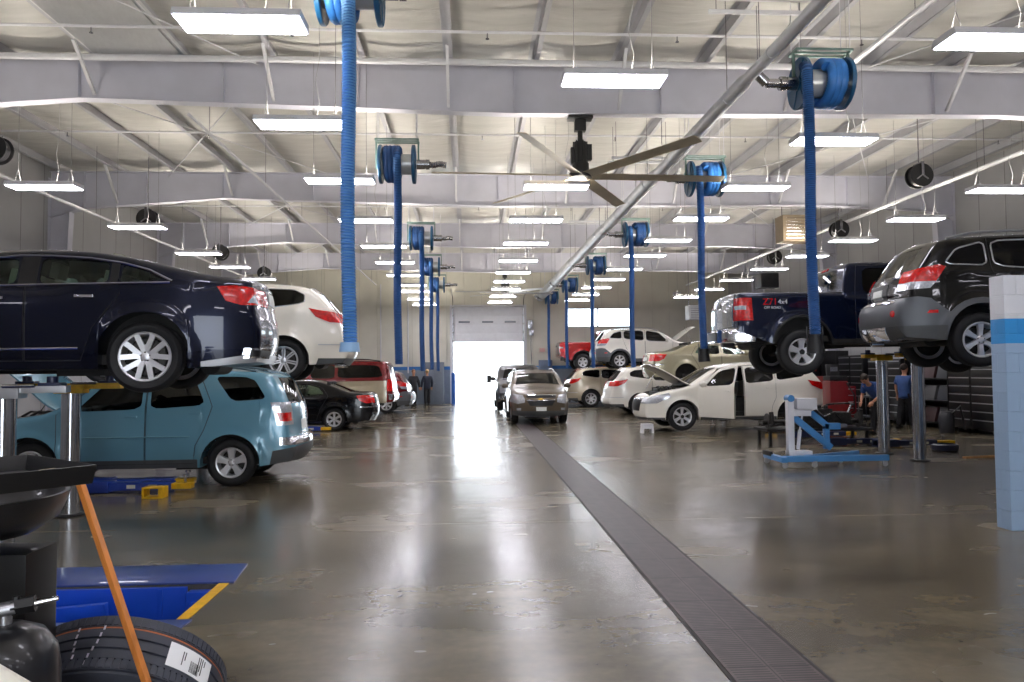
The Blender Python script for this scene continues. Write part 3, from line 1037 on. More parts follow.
vue = SP(L=4.58, W=1.85, zb=.31, xf=.88, xr=3.59, wr=.355, ar=.43, belt=(1.08, 1.27), tum=.30, flare=.035, er=.11, bow=.09, rtap=.8, rk=.17, fk=.22,
    top=[(.07, .33), (.0, .45), (.0, .70), (.06, .90), (.25, 1.0), (.7, 1.08), (1.12, 1.14), (1.5, 1.38), (1.85, 1.59), (2.3, 1.68), (2.9, 1.70), (3.6, 1.685), (3.95, 1.65), (4.08, 1.60), (4.28, 1.32), (4.40, 1.14), (4.43, .95), (4.46, .86), (4.58, .80), (4.58, .50), (4.48, .36)],
    wins=[rnd([(1.52, 1.14), (1.92, 1.53), (2.45, 1.60), (2.45, 1.18)]), rnd([(2.56, 1.19), (2.56, 1.605), (3.40, 1.60), (3.40, 1.27)]), rnd([(3.50, 1.28), (3.50, 1.59), (3.84, 1.50), (4.00, 1.31)])],
    doors=[([(1.36, .37), (1.32, 1.12), (1.86, 1.58), (2.50, 1.65), (2.50, .37)], (2.30, 1.04), [0]), ([(2.515, .37), (2.515, 1.655), (3.45, 1.65), (3.45, 1.25), (3.30, .85), (3.10, .60), (3.08, .37)], (3.20, 1.09), [1])],
    shield=(1.0, 2.2, [(-.68, 1.17), (-.56, 1.58), (.56, 1.58), (.68, 1.17)]), back=(3.9, 4.7, [(-.60, 1.20), (-.52, 1.57), (.52, 1.57), (.60, 1.20)]),
    glass=GDK, gl={'back': glass('glass_mid', (.22, .24, .24))}, wtrim=SILT, wtr=.011,
    hood=[(.14, -.70), (1.18, -.80), (1.18, .80), (.14, .70)], hoodz=.86,
    feats=[('taillight', RED, 'S', [(4.00, 1.27), (4.08, 1.30), (4.6, 1.20), (4.6, 1.0), (4.13, 1.08)], .55, 1.4, .010),
           ('taillight_lens', CLR, 'S', [(4.12, 1.08), (4.6, 1.08), (4.6, .97), (4.2, .99)], .55, 1.4, .014, 'clear lower lens'),
           ('bumper_cladding', CLADL, 'A', [(3.98, .42), (3.90, .60), (4.2, .86), (4.34, .885), (4.8, .86), (4.8, .42)], -1.4, 1.4, .008),
           ('lower_bumper', CLAD, 'A', [(4.02, .2), (4.02, .50), (4.8, .50), (4.8, .2)], -1.4, 1.4, .010),
           ('skid_plate', CHR, 'F', [(-.42, .32), (-.5, .50), (.5, .50), (.42, .32)], 4.1, 4.9, .016, 'silver slotted skid plate'),
           ('chrome_strip', CHR, 'F', [(-.62, .82), (-.62, .86), (.62, .86), (.62, .82)], 4.1, 4.9, .016),
           ('rear_reflector', RED, 'G', [(.66+.045*cos(i*pi/6), .67+.045*sin(i*pi/6)) for i in range(12)], 4.2, 4.9, .016),
           ('side_marker', RED, 'S', [(4.12, .70), (4.12, .66), (4.25, .66), (4.22, .70)], .5, 1.4, .013),
           ('headlight', CLR, 'S', [(-.1, .74), (-.1, .88), (.42, 1.0), (.46, .84)], .45, 1.4, .008),
           ('grille', DARK, 'F', [(-.42, .55), (-.48, .84), (.48, .84), (.42, .55)], -.3, .4, .008),
           ('front_cladding', CLAD, 'A', [(-.3, .2), (-.3, .50), (.42, .50), (.42, .2)], -1.4, 1.4, .006),
           ('sill_cladding', CLADL, 'S', [(1.33, .2), (1.33, .44), (3.14, .44), (3.14, .2)], .4, 1.4, .008),
           ('wheel_arch_trim', CLADL, 'S', [(3.59+.50*cos(i*pi/14), .355+.50*sin(i*pi/14)) for i in range(15)], .5, 1.4, .009),
           ('wheel_arch_trim', CLADL, 'S', [(.88+.50*cos(i*pi/14), .355+.50*sin(i*pi/14)) for i in range(15)], .5, 1.4, .009),
           ('plate_recess', DARK, 'F', [(-.30, .88), (-.30, 1.10), (.30, 1.10), (.30, .88)], 4.1, 4.9, .006),
           ('plate', PLATE, 'F', [(-.17, .91), (-.17, 1.04), (.17, 1.04), (.17, .91)], 4.1, 4.9, .012)],
    rail=(1.9, 3.9, SILT), mirror=(1.6, 1.12), wheel=('six', .23, .235), tips=[(4.42, -.5, .30, .035)])

truck = SP(L=5.85, W=2.03, zb=.42, xf=1.0, xr=4.65, wr=.40, ar=.50, belt=(1.22, 1.30), tum=.26, flare=.02, er=.09, bow=.03, rk=.05, rtap=.4, fk=.15,
    top=[(.05, .46), (.0, .55), (.0, .95), (.04, 1.08), (.2, 1.14), (.8, 1.20), (1.45, 1.25), (1.75, 1.48), (2.1, 1.78), (2.4, 1.86), (2.9, 1.88), (3.6, 1.875), (3.80, 1.85), (3.87, 1.6), (3.92, 1.34), (3.94, 1.335), (4.6, 1.335), (5.5, 1.345), (5.72, 1.345), (5.76, 1.25), (5.77, .9), (5.77, .75), (5.77, .66)],
    wins=[rnd([(1.85, 1.27), (2.22, 1.70), (2.75, 1.76), (2.75, 1.28)]), rnd([(2.88, 1.28), (2.88, 1.76), (3.55, 1.75), (3.58, 1.30)])],
    doors=[([(1.62, .50), (1.60, 1.24), (2.15, 1.76), (2.81, 1.82), (2.81, .50)], (2.62, 1.12), [0]), ([(2.825, .50), (2.825, 1.82), (3.64, 1.80), (3.72, 1.3), (3.72, .50)], (3.52, 1.13), [1])],
    shield=(1.3, 2.5, [(-.76, 1.28), (-.62, 1.76), (.62, 1.76), (.76, 1.28)]), back=(3.78, 3.95, [(-.66, 1.40), (-.60, 1.76), (.60, 1.76), (.66, 1.40)]),
    glass=GDK, wtrim=None,
    feats=[('taillight', RED, 'S', [(5.52, 1.24), (5.50, .84), (5.9, .84), (5.9, 1.24)], .80, 1.4, .012),
           ('reverse_lamp', CLR, 'S', [(5.62, 1.10), (5.62, 1.03), (5.9, 1.03), (5.9, 1.10)], .84, 1.4, .016),
           ('tailgate', mat('tailgate_reflection_grey', '5b5f63', .25, .6, 1., var=.06), 'F', [(-.78, .74), (-.78, 1.32), (.78, 1.32), (.78, .74)], 5.5, 6.0, .012, 'tailgate with reflected light painted in as grey'),  # grey colour stands in for the light mirrored by the tailgate
           ('tailgate_handle', DARK, 'F', [(-.13, 1.12), (-.13, 1.20), (.13, 1.20), (.13, 1.12)], 5.5, 6.0, .024),
           ('third_brake_light', RED, 'F', [(-.16, 1.80), (-.16, 1.84), (.16, 1.84), (.16, 1.80)], 3.6, 4.0, .012),
           ('headlight', CLR, 'S', [(-.1, .80), (-.1, 1.06), (.22, 1.08), (.22, .80)], .6, 1.4, .008),
           ('grille', DARK, 'F', [(-.58, .70), (-.58, 1.06), (.58, 1.06), (.58, .70)], -.3, .4, .008),
           ('wheel_arch_lip', DARK, 'S', [(4.65+.535*cos(i*pi/14), .40+.535*sin(i*pi/14)) for i in range(15)], .5, 1.4, .004),
           ('sill', UNDER, 'S', [(1.5, .3), (1.5, .50), (4.13, .50), (4.13, .3)], .4, 1.4, .006)],
    mirror=(1.95, 1.26), wheel=('five', .235, .265), cap=True)

sedan = SP(L=4.75, W=1.79, zb=.22, xf=.95, xr=3.65, wr=.325, ar=.385, belt=(.93, 1.04), tum=.42, flare=.015, er=.12, bow=.07,
    top=[(.06, .24), (.0, .36), (.0, .55), (.06, .68), (.25, .78), (.7, .88), (1.2, .97), (1.6, 1.18), (2.0, 1.37), (2.4, 1.44), (2.8, 1.45), (3.2, 1.41), (3.6, 1.28), (3.95, 1.13), (4.2, 1.08), (4.55, 1.07), (4.66, 1.04), (4.70, .85), (4.75, .66), (4.75, .45), (4.66, .28)],
    wins=[rnd([(1.62, .98), (2.05, 1.28), (2.42, 1.34), (2.42, .99)]), rnd([(2.54, .995), (2.54, 1.34), (2.9, 1.33), (3.2, 1.24), (3.38, 1.03)])],
    doors=[([(1.30, .30), (1.28, .95), (2.0, 1.33), (2.48, 1.385), (2.48, .30)], (2.28, .87), [0]), ([(2.495, .30), (2.495, 1.385), (2.9, 1.37), (3.3, 1.25), (3.48, 1.0), (3.25, .62), (3.15, .30)], (3.10, .89), [1])],
    shield=(1.1, 2.2, [(-.62, .99), (-.50, 1.36), (.50, 1.36), (.62, .99)]), back=(3.2, 4.15, [(-.60, 1.12), (-.48, 1.36), (.48, 1.36), (.60, 1.12)]),
    glass=GTR, wtrim=None,
    feats=[('taillight', RED, 'S', [(4.28, 1.00), (4.5, 1.02), (4.9, .99), (4.9, .80), (4.55, .78), (4.38, .86)], .45, 1.4, .010),
           ('headlight', CLR, 'S', [(-.1, .56), (-.1, .70), (.50, .82), (.55, .74), (.2, .56)], .45, 1.4, .008),
           ('bumper_strip', CHR, 'A', [(4.40, .66), (4.40, .685), (4.95, .685), (4.95, .66)], -1.4, 1.4, .008),
           ('plate', PLATE, 'F', [(-.26, .80), (-.26, .93), (.26, .93), (.26, .80)], 4.4, 5.0, .010)],
    mirror=(1.7, .96), wheel=('seven', .215, .215))

burb = SP(L=5.6, W=2.0, zb=.38, xf=1.0, xr=4.3, wr=.39, ar=.47, belt=(1.20, 1.25), tum=.26, flare=.02, er=.11, bow=.04, rk=.08, rtap=.5, fk=.14,
    top=[(.05, .42), (.0, .5), (.0, .95), (.04, 1.06), (.2, 1.12), (.8, 1.18), (1.4, 1.22), (1.7, 1.46), (2.0, 1.74), (2.35, 1.84), (3.0, 1.88), (4.5, 1.88), (5.2, 1.85), (5.36, 1.78), (5.46, 1.4), (5.52, 1.1), (5.54, .8), (5.6, .72), (5.6, .52), (5.52, .44)],
    wins=[rnd([(1.78, 1.24), (2.10, 1.66), (2.62, 1.72), (2.62, 1.26)]), rnd([(2.74, 1.26), (2.74, 1.73), (3.55, 1.73), (3.55, 1.28)]), rnd([(3.66, 1.28), (3.66, 1.73), (5.05, 1.72), (5.22, 1.30)])],
    doors=[([(1.52, .46), (1.50, 1.20), (2.05, 1.74), (2.68, 1.80), (2.68, .46)], (2.5, 1.08), [0]), ([(2.695, .46), (2.695, 1.80), (3.60, 1.80), (3.60, .46)], (3.4, 1.09), [1])],
    shield=(1.2, 2.4, [(-.72, 1.26), (-.60, 1.72), (.60, 1.72), (.72, 1.26)]), back=(5.2, 5.65, [(-.70, 1.26), (-.62, 1.72), (.62, 1.72), (.70, 1.26)]),
    glass=GDK, wtrim=None,
    feats=[('taillight', RED, 'S', [(5.36, 1.22), (5.34, .82), (5.7, .82), (5.7, 1.22)], .74, 1.4, .010),
           ('headlight', CLR, 'S', [(-.1, .76), (-.1, 1.0), (.22, 1.04), (.22, .76)], .5, 1.4, .008),
           ('grille', DARK, 'F', [(-.50, .66), (-.50, 1.0), (.50, 1.0), (.50, .66)], -.3, .4, .008),
           ('front_bumper', CHR, 'A', [(-.2, .50), (-.2, .66), (.3, .66), (.3, .50)], -1.4, 1.4, .012),
           ('rear_bumper', CHR, 'A', [(5.42, .52), (5.42, .72), (5.8, .72), (5.8, .52)], -1.4, 1.4, .012)],
    rail=(2.1, 5.1, DARK), mirror=(1.85, 1.24), wheel=('six', .225, .25))

eqx10 = dict(vue)
eqx10.update(L=4.77, W=1.84, xf=.92, xr=3.78, wr=.36, belt=(1.08, 1.24),
    top=[(.07, .30), (.0, .42), (.0, .72), (.05, .92), (.22, 1.02), (.7, 1.10), (1.15, 1.16), (1.55, 1.40), (1.95, 1.60), (2.4, 1.68), (3.0, 1.69), (3.8, 1.67), (4.15, 1.63), (4.30, 1.56), (4.5, 1.30), (4.62, 1.10), (4.66, .9), (4.77, .75), (4.77, .50), (4.68, .36)],
    wtrim=None, gl={'shield': glass('glass_mid', (.22, .24, .24))}, glass=glass('glass_mid', (.22, .24, .24)),
    feats=[('headlight', CLR, 'G', [(.50, .70), (.50, .80), (.56, .93), (.98, .99), (.98, .72), (.72, .66)], -.3, .62, .010),
           ('grille', DARK, 'F', [(-.44, .845), (-.47, .93), (.47, .93), (.44, .845)], -.3, .4, .006),
           ('lower_grille', DARK, 'F', [(-.34, .60), (-.44, .76), (.44, .76), (.34, .60)], -.3, .4, .006),
           ('grille_trim', CHR, 'F', [(-.44, .755), (-.45, .775), (.45, .775), (.44, .755)], -.3, .4, .010),
           ('grille_trim', CHR, 'F', [(-.47, .925), (-.48, .945), (.48, .945), (.47, .925)], -.3, .4, .010),
           ('emblem', mat('gold_emblem', 'c8a24a', .25, .7), 'F', [(-.10, .79), (-.11, .815), (-.04, .815), (-.035, .835), (.045, .835), (.04, .815), (.11, .815), (.10, .79), (.035, .79), (.03, .772), (-.045, .772), (-.04, .79)], -.3, .4, .016, 'gold bow tie emblem'),
           ('lower_cladding', CLAD, 'A', [(-.3, .2), (-.3, .44), (.44, .44), (.44, .2)], -1.4, 1.4, .006),
           ('fog_lamp', CLR, 'G', [(.62, .46), (.62, .53), (.76, .53), (.76, .46)], -.3, .5, .012),
           ('plate', PLATE, 'F', [(-.16, .44), (-.16, .56), (.16, .56), (.16, .44)], -.3, .4, .014),
           ('taillight', RED, 'S', [(4.25, 1.2), (4.9, 1.2), (4.9, .95), (4.4, .95)], .5, 1.4, .010)],
    shield=(1.0, 2.3, [(-.74, 1.15), (-.60, 1.60), (.60, 1.60), (.74, 1.15)]),
    wins=[rnd([(1.56, 1.14), (1.98, 1.52), (2.50, 1.59), (2.50, 1.17)]), rnd([(2.62, 1.18), (2.62, 1.59), (3.40, 1.58), (3.50, 1.22)]), rnd([(3.62, 1.24), (3.58, 1.57), (4.0, 1.50), (4.14, 1.28)])],
    doors=[([(1.38, .37), (1.34, 1.12), (1.92, 1.58), (2.55, 1.65), (2.55, .37)], (2.35, 1.02), [0]), ([(2.565, .37), (2.565, 1.655), (3.46, 1.64), (3.55, 1.2), (3.40, .85), (3.26, .60), (3.24, .37)], (3.25, 1.06), [1])],
    back=(4.0, 4.9, [(-.60, 1.18), (-.52, 1.54), (.52, 1.54), (.60, 1.18)]), rail=(2.0, 4.0, SILT), mirror=(1.64, 1.12), wheel=('five', .225, .235), hood=[(.14, -.72), (1.22, -.82), (1.22, .82), (.14, .72)])

def squash(sp):
    x0, k = sp['squash']
    f = lambda p: (p[0] if p[0] <= x0 else x0+(p[0]-x0)*k, p[1])
    sp['top'] = [f(p) for p in sp['top']]
    sp['feats'] = [ft[:3]+([f(p) for p in ft[3]],)+ft[4:] if ft[2] in ('S', 'A') else ft for ft in sp['feats']]
    sp['back'] = (sp['back'][0], x0+(sp['back'][1]-x0)*k, sp['back'][2])
    sp['L'] = x0+(sp['L']-x0)*k
squash(impala)
def lower_roof(sp, z0, k):
    g = lambda p: (p[0], p[1] if p[1] <= z0 else z0+(p[1]-z0)*k)
    sp['top'] = [g(p) if 1.3 < p[0] < 4.3 else p for p in sp['top']]
    sp['wins'] = [[g(p) for p in w] for w in sp['wins']]
    sp['doors'] = [([g(p) for p in d[0]],)+tuple(d[1:]) for d in sp['doors']]
    sp['trim'] = [g(p) for p in sp['trim']]
    for k_ in ('shield', 'back'):
        a, b, q = sp[k_]; sp[k_] = (a, b, [g(p) for p in q])
    sp['feats'] = [ft[:3]+([g(p) for p in ft[3]],)+ft[4:] if ft[0] == 'window_pillar' else ft for ft in sp['feats']]
lower_roof(impala, 1.16, .84)
# ------------------------------------------------------------------ building
XL, XR, YF, YB, ZC = -11.1, 13.7, 39.0, -8.0, 7.32
WALLM = mat('wall_paint', 'b4b4b2', .6, var=.05, scale=1.5)
WALLW = mat('wall_cream', 'c9c7bd', .6, var=.04, scale=1.5)
BEAM = mat('beam_paint', 'c3c3cf', .42, var=.05, scale=2)
PURL = mat('purlin_paint', 'a9a9af', .45, var=.06, scale=3)
PIPE = mat('pipe_white', 'cfcfd4', .4, var=.04)
STRIPE = mat('stripe_blue', '2f6fb4', .5, var=.04)
LOWER = mat('wall_lower_grey', '7f8b99', .55, var=.05)

def panel_wall_mat(name, col, period=.3, seam=.7):
    m = mat(name, col, .55, var=.05, scale=1.2)
    nt = m.node_tree
    p = nt.nodes['Principled BSDF']
    tc = nt.nodes['Texture Coordinate']
    sx = nt.nodes.new('ShaderNodeSeparateXYZ')
    nt.links.new(tc.outputs['Object'], sx.inputs[0])
    ad = nt.nodes.new('ShaderNodeMath'); ad.operation = 'ADD'
    nt.links.new(sx.outputs[0], ad.inputs[0]); nt.links.new(sx.outputs[1], ad.inputs[1])
    md = nt.nodes.new('ShaderNodeMath'); md.operation = 'PINGPONG'; md.inputs[1].default_value = period/2
    nt.links.new(ad.outputs[0], md.inputs[0])
    lt = nt.nodes.new('ShaderNodeMapRange'); lt.inputs[1].default_value = 0; lt.inputs[2].default_value = .02
    nt.links.new(md.outputs[0], lt.inputs[0])
    b = nt.nodes.new('ShaderNodeBump'); b.inputs['Distance'].default_value = .015; b.inputs['Strength'].default_value = .8
    nt.links.new(lt.outputs[0], b.inputs['Height'])
    nt.links.new(b.outputs[0], p.inputs['Normal'])
    rp = [l.from_node for l in nt.links if l.to_socket == p.inputs['Base Color']][0]
    x = nt.nodes.new('ShaderNodeMix'); x.data_type = 'RGBA'
    l2 = nt.nodes.new('ShaderNodeMath'); l2.operation = 'LESS_THAN'; l2.inputs[1].default_value = .012
    nt.links.new(md.outputs[0], l2.inputs[0])
    l3 = nt.nodes.new('ShaderNodeMath'); l3.operation = 'MULTIPLY'; l3.inputs[1].default_value = seam
    nt.links.new(l2.outputs[0], l3.inputs[0]); nt.links.new(l3.outputs[0], x.inputs[0])
    nt.links.new(rp.outputs[0], x.inputs[6]); x.inputs[7].default_value = lin('55524e')+(1,)
    nt.links.new(x.outputs[2], p.inputs['Base Color'])
    return m

SIDEW = panel_wall_mat('side_wall_panel', 'a6a6a8', 1.0)
FARW = panel_wall_mat('far_wall_panel', 'd2cfc2', .9, .15)

def floor_mat():
    m = bpy.data.materials.new('polished_concrete')
    m.use_nodes = True
    nt = m.node_tree; N = nt.nodes.new; Lk = nt.links.new
    p = nt.nodes['Principled BSDF']
    tc = N('ShaderNodeTexCoord')
    def noise(sc, det=4, stretch=None, dist=0):
        n = N('ShaderNodeTexNoise'); n.inputs['Scale'].default_value = sc; n.inputs['Detail'].default_value = det
        n.inputs['Distortion'].default_value = dist
        if stretch:
            mp = N('ShaderNodeMapping'); mp.inputs['Scale'].default_value = stretch
            Lk(tc.outputs['Object'], mp.inputs[0]); Lk(mp.outputs[0], n.inputs['Vector'])
        else:
            Lk(tc.outputs['Object'], n.inputs['Vector'])
        return n
    def ramp(src, a, b, ca, cb):
        r = N('ShaderNodeValToRGB'); r.color_ramp.elements[0].position = a; r.color_ramp.elements[1].position = b
        r.color_ramp.elements[0].color = ca+(1,); r.color_ramp.elements[1].color = cb+(1,)
        Lk(src.outputs[0], r.inputs[0]); return r
    def mix(t, a, b, mode='MIX', f=None):
        x = N('ShaderNodeMix'); x.data_type = 'RGBA'; x.blend_type = mode
        if f is not None: x.inputs[0].default_value = f
        else: Lk(t.outputs[0], x.inputs[0])
        Lk(a, x.inputs[6]); Lk(b, x.inputs[7]); return x
    n1 = noise(.45, 4, (1, 1.8, 1), .2)
    c1 = ramp(n1, .36, .66, lin('5b5446'), lin('7e735d'))
    n2 = noise(1.7, 6, (1, 2.2, 1), .1)
    c2 = ramp(n2, .32, .70, lin('8a8a8a'), lin('ffffff'))
    x1 = mix(None, c1.outputs[0], c2.outputs[0], 'MULTIPLY', .42)
    n3 = noise(14, 5)
    c3 = ramp(n3, .35, .7, lin('cccccc'), lin('ffffff'))
    x2 = mix(None, x1.outputs[2], c3.outputs[0], 'MULTIPLY', .4)
    # saw-cut joints
    sx = N('ShaderNodeSeparateXYZ'); Lk(tc.outputs['Object'], sx.inputs[0])
    js = []
    for o, per, off in ((1, 6.1, 8.45), (0, 26.0, -4.9)):
        a = N('ShaderNodeMath'); a.operation = 'SUBTRACT'; a.inputs[1].default_value = off; Lk(sx.outputs[o], a.inputs[0])
        b = N('ShaderNodeMath'); b.operation = 'PINGPONG'; b.inputs[1].default_value = per/2; Lk(a.outputs[0], b.inputs[0])
        c = N('ShaderNodeMath'); c.operation = 'LESS_THAN'; c.inputs[1].default_value = .012; Lk(b.outputs[0], c.inputs[0])
        js.append(c)
    mx = N('ShaderNodeMath'); mx.operation = 'MAXIMUM'; Lk(js[0].outputs[0], mx.inputs[0]); Lk(js[1].outputs[0], mx.inputs[1])
    jm = N('ShaderNodeMath'); jm.operation = 'MULTIPLY'; jm.inputs[1].default_value = .35; Lk(mx.outputs[0], jm.inputs[0])
    rgb = N('ShaderNodeRGB'); rgb.outputs[0].default_value = lin('a39c8a')+(1,)
    x3 = mix(jm, x2.outputs[2], rgb.outputs[0])
    Lk(x3.outputs[2], p.inputs['Base Color'])
    rr = N('ShaderNodeMapRange'); rr.inputs[1].default_value = .3; rr.inputs[2].default_value = .7
    rr.inputs[3].default_value = .19; rr.inputs[4].default_value = .30
    Lk(n1.outputs[0], rr.inputs[0]); Lk(rr.outputs[0], p.inputs['Roughness'])
    p.inputs['Specular IOR Level'].default_value = .5
    p.inputs['Coat Weight'].default_value = .12
    p.inputs['Coat Roughness'].default_value = .12
    nb = noise(1.2, 5, (1.0, 6.0, 1))
    bb = N('ShaderNodeBump'); bb.inputs['Strength'].default_value = .12; bb.inputs['Distance'].default_value = .012
    Lk(nb.outputs[0], bb.inputs['Height']); Lk(bb.outputs[0], p.inputs['Normal'])
    return m

FLM = floor_mat()
# floor with the alignment pit left open
PX0, PX1, PY0, PY1, PD = -7.0, -1.97, 5.36, 6.24, .42
xs = [XL-.2, PX0, PX1, XR+.2]; ys = [YB-.2, PY0, PY1, YF+.1]
m = MB()
for i in range(3):
    for j in range(3):
        if i == 1 and j == 1: continue
        m.add([(xs[i], ys[j], 0), (xs[i+1], ys[j], 0), (xs[i+1], ys[j+1], 0), (xs[i], ys[j+1], 0)], [(0, 1, 2, 3)])
me = m.mesh('floor', FLM, ang=0)
b = bmesh.new(); b.from_mesh(me); bmesh.ops.remove_doubles(b, verts=b.verts, dist=.001); b.to_mesh(me); b.free()
struct(link('floor', me))
PITM = mat('pit_concrete', '55524b', .8, var=.2, scale=5)
m = MB()
m.bx(PX0-.1, PX0, PY0-.1, PY1+.1, -PD, -.005).bx(PX1, PX1+.1, PY0-.1, PY1+.1, -PD, -.005)
m.bx(PX0, PX1, PY0-.1, PY0, -PD, -.005).bx(PX0, PX1, PY1, PY1+.1, -PD, -.005).bx(PX0, PX1, PY0, PY1, -PD-.1, -PD)
struct(m.build('floor_pit', PITM, ang=0))
struct(MB().bx(-60, 60, YF+.1, 120, -.12, -.02).build('ground_outside', mat('outdoor_concrete', 'c9c7c2', .8, var=.04, scale=.5), ang=0))

# walls
def wall(name, boxes, mt, ang=0):
    m = MB()
    for bb in boxes: m.bx(*bb)
    return struct(m.build(name, mt, ang=ang))
wall('wall_left', [(XL-.2, XL, YB, YF+.2, 0, ZC)], SIDEW)
wall('wall_right', [(XR, XR+.2, YB, YF+.2, 0, ZC)], SIDEW)
DX0, DX1, DZ = -.92, 2.82, 5.02
WX0, WX1, WZ0, WZ1 = 4.95, 8.45, 3.92, 4.95
wall('wall_far', [(XL, DX0-.12, YF, YF+.2, 1.93, ZC), (DX0-.12, DX1+.12, YF, YF+.2, DZ+.1, ZC), (DX1+.12, WX0, YF, YF+.2, 1.93, ZC),
     (WX0, WX1, YF, YF+.2, 1.93, WZ0), (WX0, WX1, YF, YF+.2, WZ1, ZC), (WX1, XR, YF, YF+.2, 1.93, ZC)], FARW)
wall('wall_far_lower', [(XL, DX0-.12, YF-.04, YF+.2, 0, 1.76), (DX1+.12, XR, YF-.04, YF+.2, 0, 1.76)], LOWER)
wall('trim_1', [(XL, DX0-.12, YF-.05, YF+.2, 1.76, 1.93), (DX1+.12, XR, YF-.05, YF+.2, 1.76, 1.93)], STRIPE)
wall('trim_2', [(DX0-.12, DX0, YF-.1, YF+.22, 0, DZ+.1), (DX1, DX1+.12, YF-.1, YF+.22, 0, DZ+.1), (DX0, DX1, YF-.1, YF+.22, DZ, DZ+.1)], mat('door_frame_white', 'd6d6da', .4, var=.04))
wall('wall_back', [(XL, -1.2, YB-.2, YB, 0, ZC), (3.2, XR, YB-.2, YB, 0, ZC), (-1.2, 3.2, YB-.2, YB, 4.4, ZC)], WALLM)
# window at the far wall
fr = MB()
for x0, x1, z0, z1 in ((WX0, WX1, WZ0, WZ0+.06), (WX0, WX1, WZ1-.06, WZ1), (WX0, WX0+.06, WZ0, WZ1), (WX1-.06, WX1, WZ0, WZ1), ((WX0+WX1)/2-.03, (WX0+WX1)/2+.03, WZ0, WZ1)):
    fr.bx(x0, x1, YF+.02, YF+.1, z0, z1)
w = struct(fr.build('window_1', mat('window_frame', 'c4c6ca', .4), ang=0))
MB().bx(WX0+.02, WX1-.02, YF+.05, YF+.06, WZ0+.02, WZ1-.02).build('pane', GCL, w, ang=0)
# overhead door, two thirds open
DOORM = mat('overhead_door_white', 'f2f3f8', .45, var=.03)
m = MB()
zz = [3.19, 3.64, 4.10, 4.56, 5.02]
for a, c in zip(zz[:-1], zz[1:]):
    m.bx(DX0, DX1, YF+.08, YF+.13, a+.0, c-.0)
    m.bx(DX0, DX1, YF+.075, YF+.08, a+.05, a+.07)
d = struct(m.build('door_1', DOORM, bev=.006))
for cx in (-.30, .92, 2.10):
    m = MB().bx(cx-.29, cx+.29, YF+.068, YF+.078, 4.19, 4.28)
    m.build('door_lite', mat('door_lite_grey', '7c828c', .2, var=.05), d, bev=.004)
for sx_ in (-1, 1):
    x = DX0+.03 if sx_ < 0 else DX1-.03
    m = MB().bx(x-.03, x+.03, YF-.06, YF-.02, 0, 5.05)
    m.tube([(x, YF-.05, 5.0), (x, YF-.2, 5.35), (x, YF-.6, 5.5), (x, YF-3.2, 5.6)], .025, 6)
    for k in range(5): m.cyl((x-.05*sx_, YF-.06, 3.25+k*.44), (x+.03*sx_, YF-.06, 3.25+k*.44), .035, 8)
    m.build('door_track', STEEL, d)
op = empty('door_opener', 'small grey motor and chain hoist beside the top of the big overhead door', 'door opener', (3.12, YF-.1, 3.3))
MB().bx(-.12, .12, -.14, .08, .55, 1.0).bx(-.05, .18, -.1, .08, .2, .5).build('motor', STEEL, op, bev=.01)
MB().tube([(.0, -.05, .55), (.02, -.06, -.4), (.05, -.06, -1.3)], .012, 6).tube([(.07, -.05, .55), (.09, -.06, -.4), (.05, -.06, -1.3)], .012, 6).build('chain', STEEL, op)

# ceiling: white insulation sagging between the purlins
PX = [-.35+1.5*k for k in range(-7, 10)]
m = MB()
nx = int((XR-XL)/.25); ny = 95
g = []
for j in range(ny+1):
    y = YB+(YF+.2-YB)*j/ny
    for i in range(nx+1):
        x = XL+(XR-XL)*i/nx
        ph = ((x+.35)/1.5) % 1
        z = ZC-.02-.085*sin(pi*ph)**.8*(1+.35*sin(y*2.3+x*.7)*sin(y*.9+1.3*int((x+.35)//1.5)))
        g.append((x, y, z))
fs = [(j*(nx+1)+i, (j+1)*(nx+1)+i, (j+1)*(nx+1)+i+1, j*(nx+1)+i+1) for j in range(ny) for i in range(nx)]
m.add(g, fs)
me = m.mesh('ceiling', mat('insulation_white', 'b7b5b0', .38, var=.10, scale=1.4, bump=.5, bscale=3.5, stretch=(.6, 3, 1)), ang=60, fixn=False)
struct(link('ceiling', me))
wall('roof', [(XL-.3, XR+.3, YB-.3, YF+.4, ZC+.02, ZC+.2)], WALLM)

# purlins
for k, x in enumerate(PX):
    if x < XL+.1 or x > XR-.1: continue
    m = MB()
    m.bx(x-.004, x+.004, YB+.02, YF, 7.08, 7.29)
    m.bx(x-.004, x+.085, YB+.02, YF, 7.08, 7.088)
    m.bx(x-.085, x+.004, YB+.02, YF, 7.27, 7.278)
    m.bx(x+.079, x+.085, YB+.02, YF, 7.088, 7.11)
    struct(m.build('roof_purlin', PURL, ang=0))

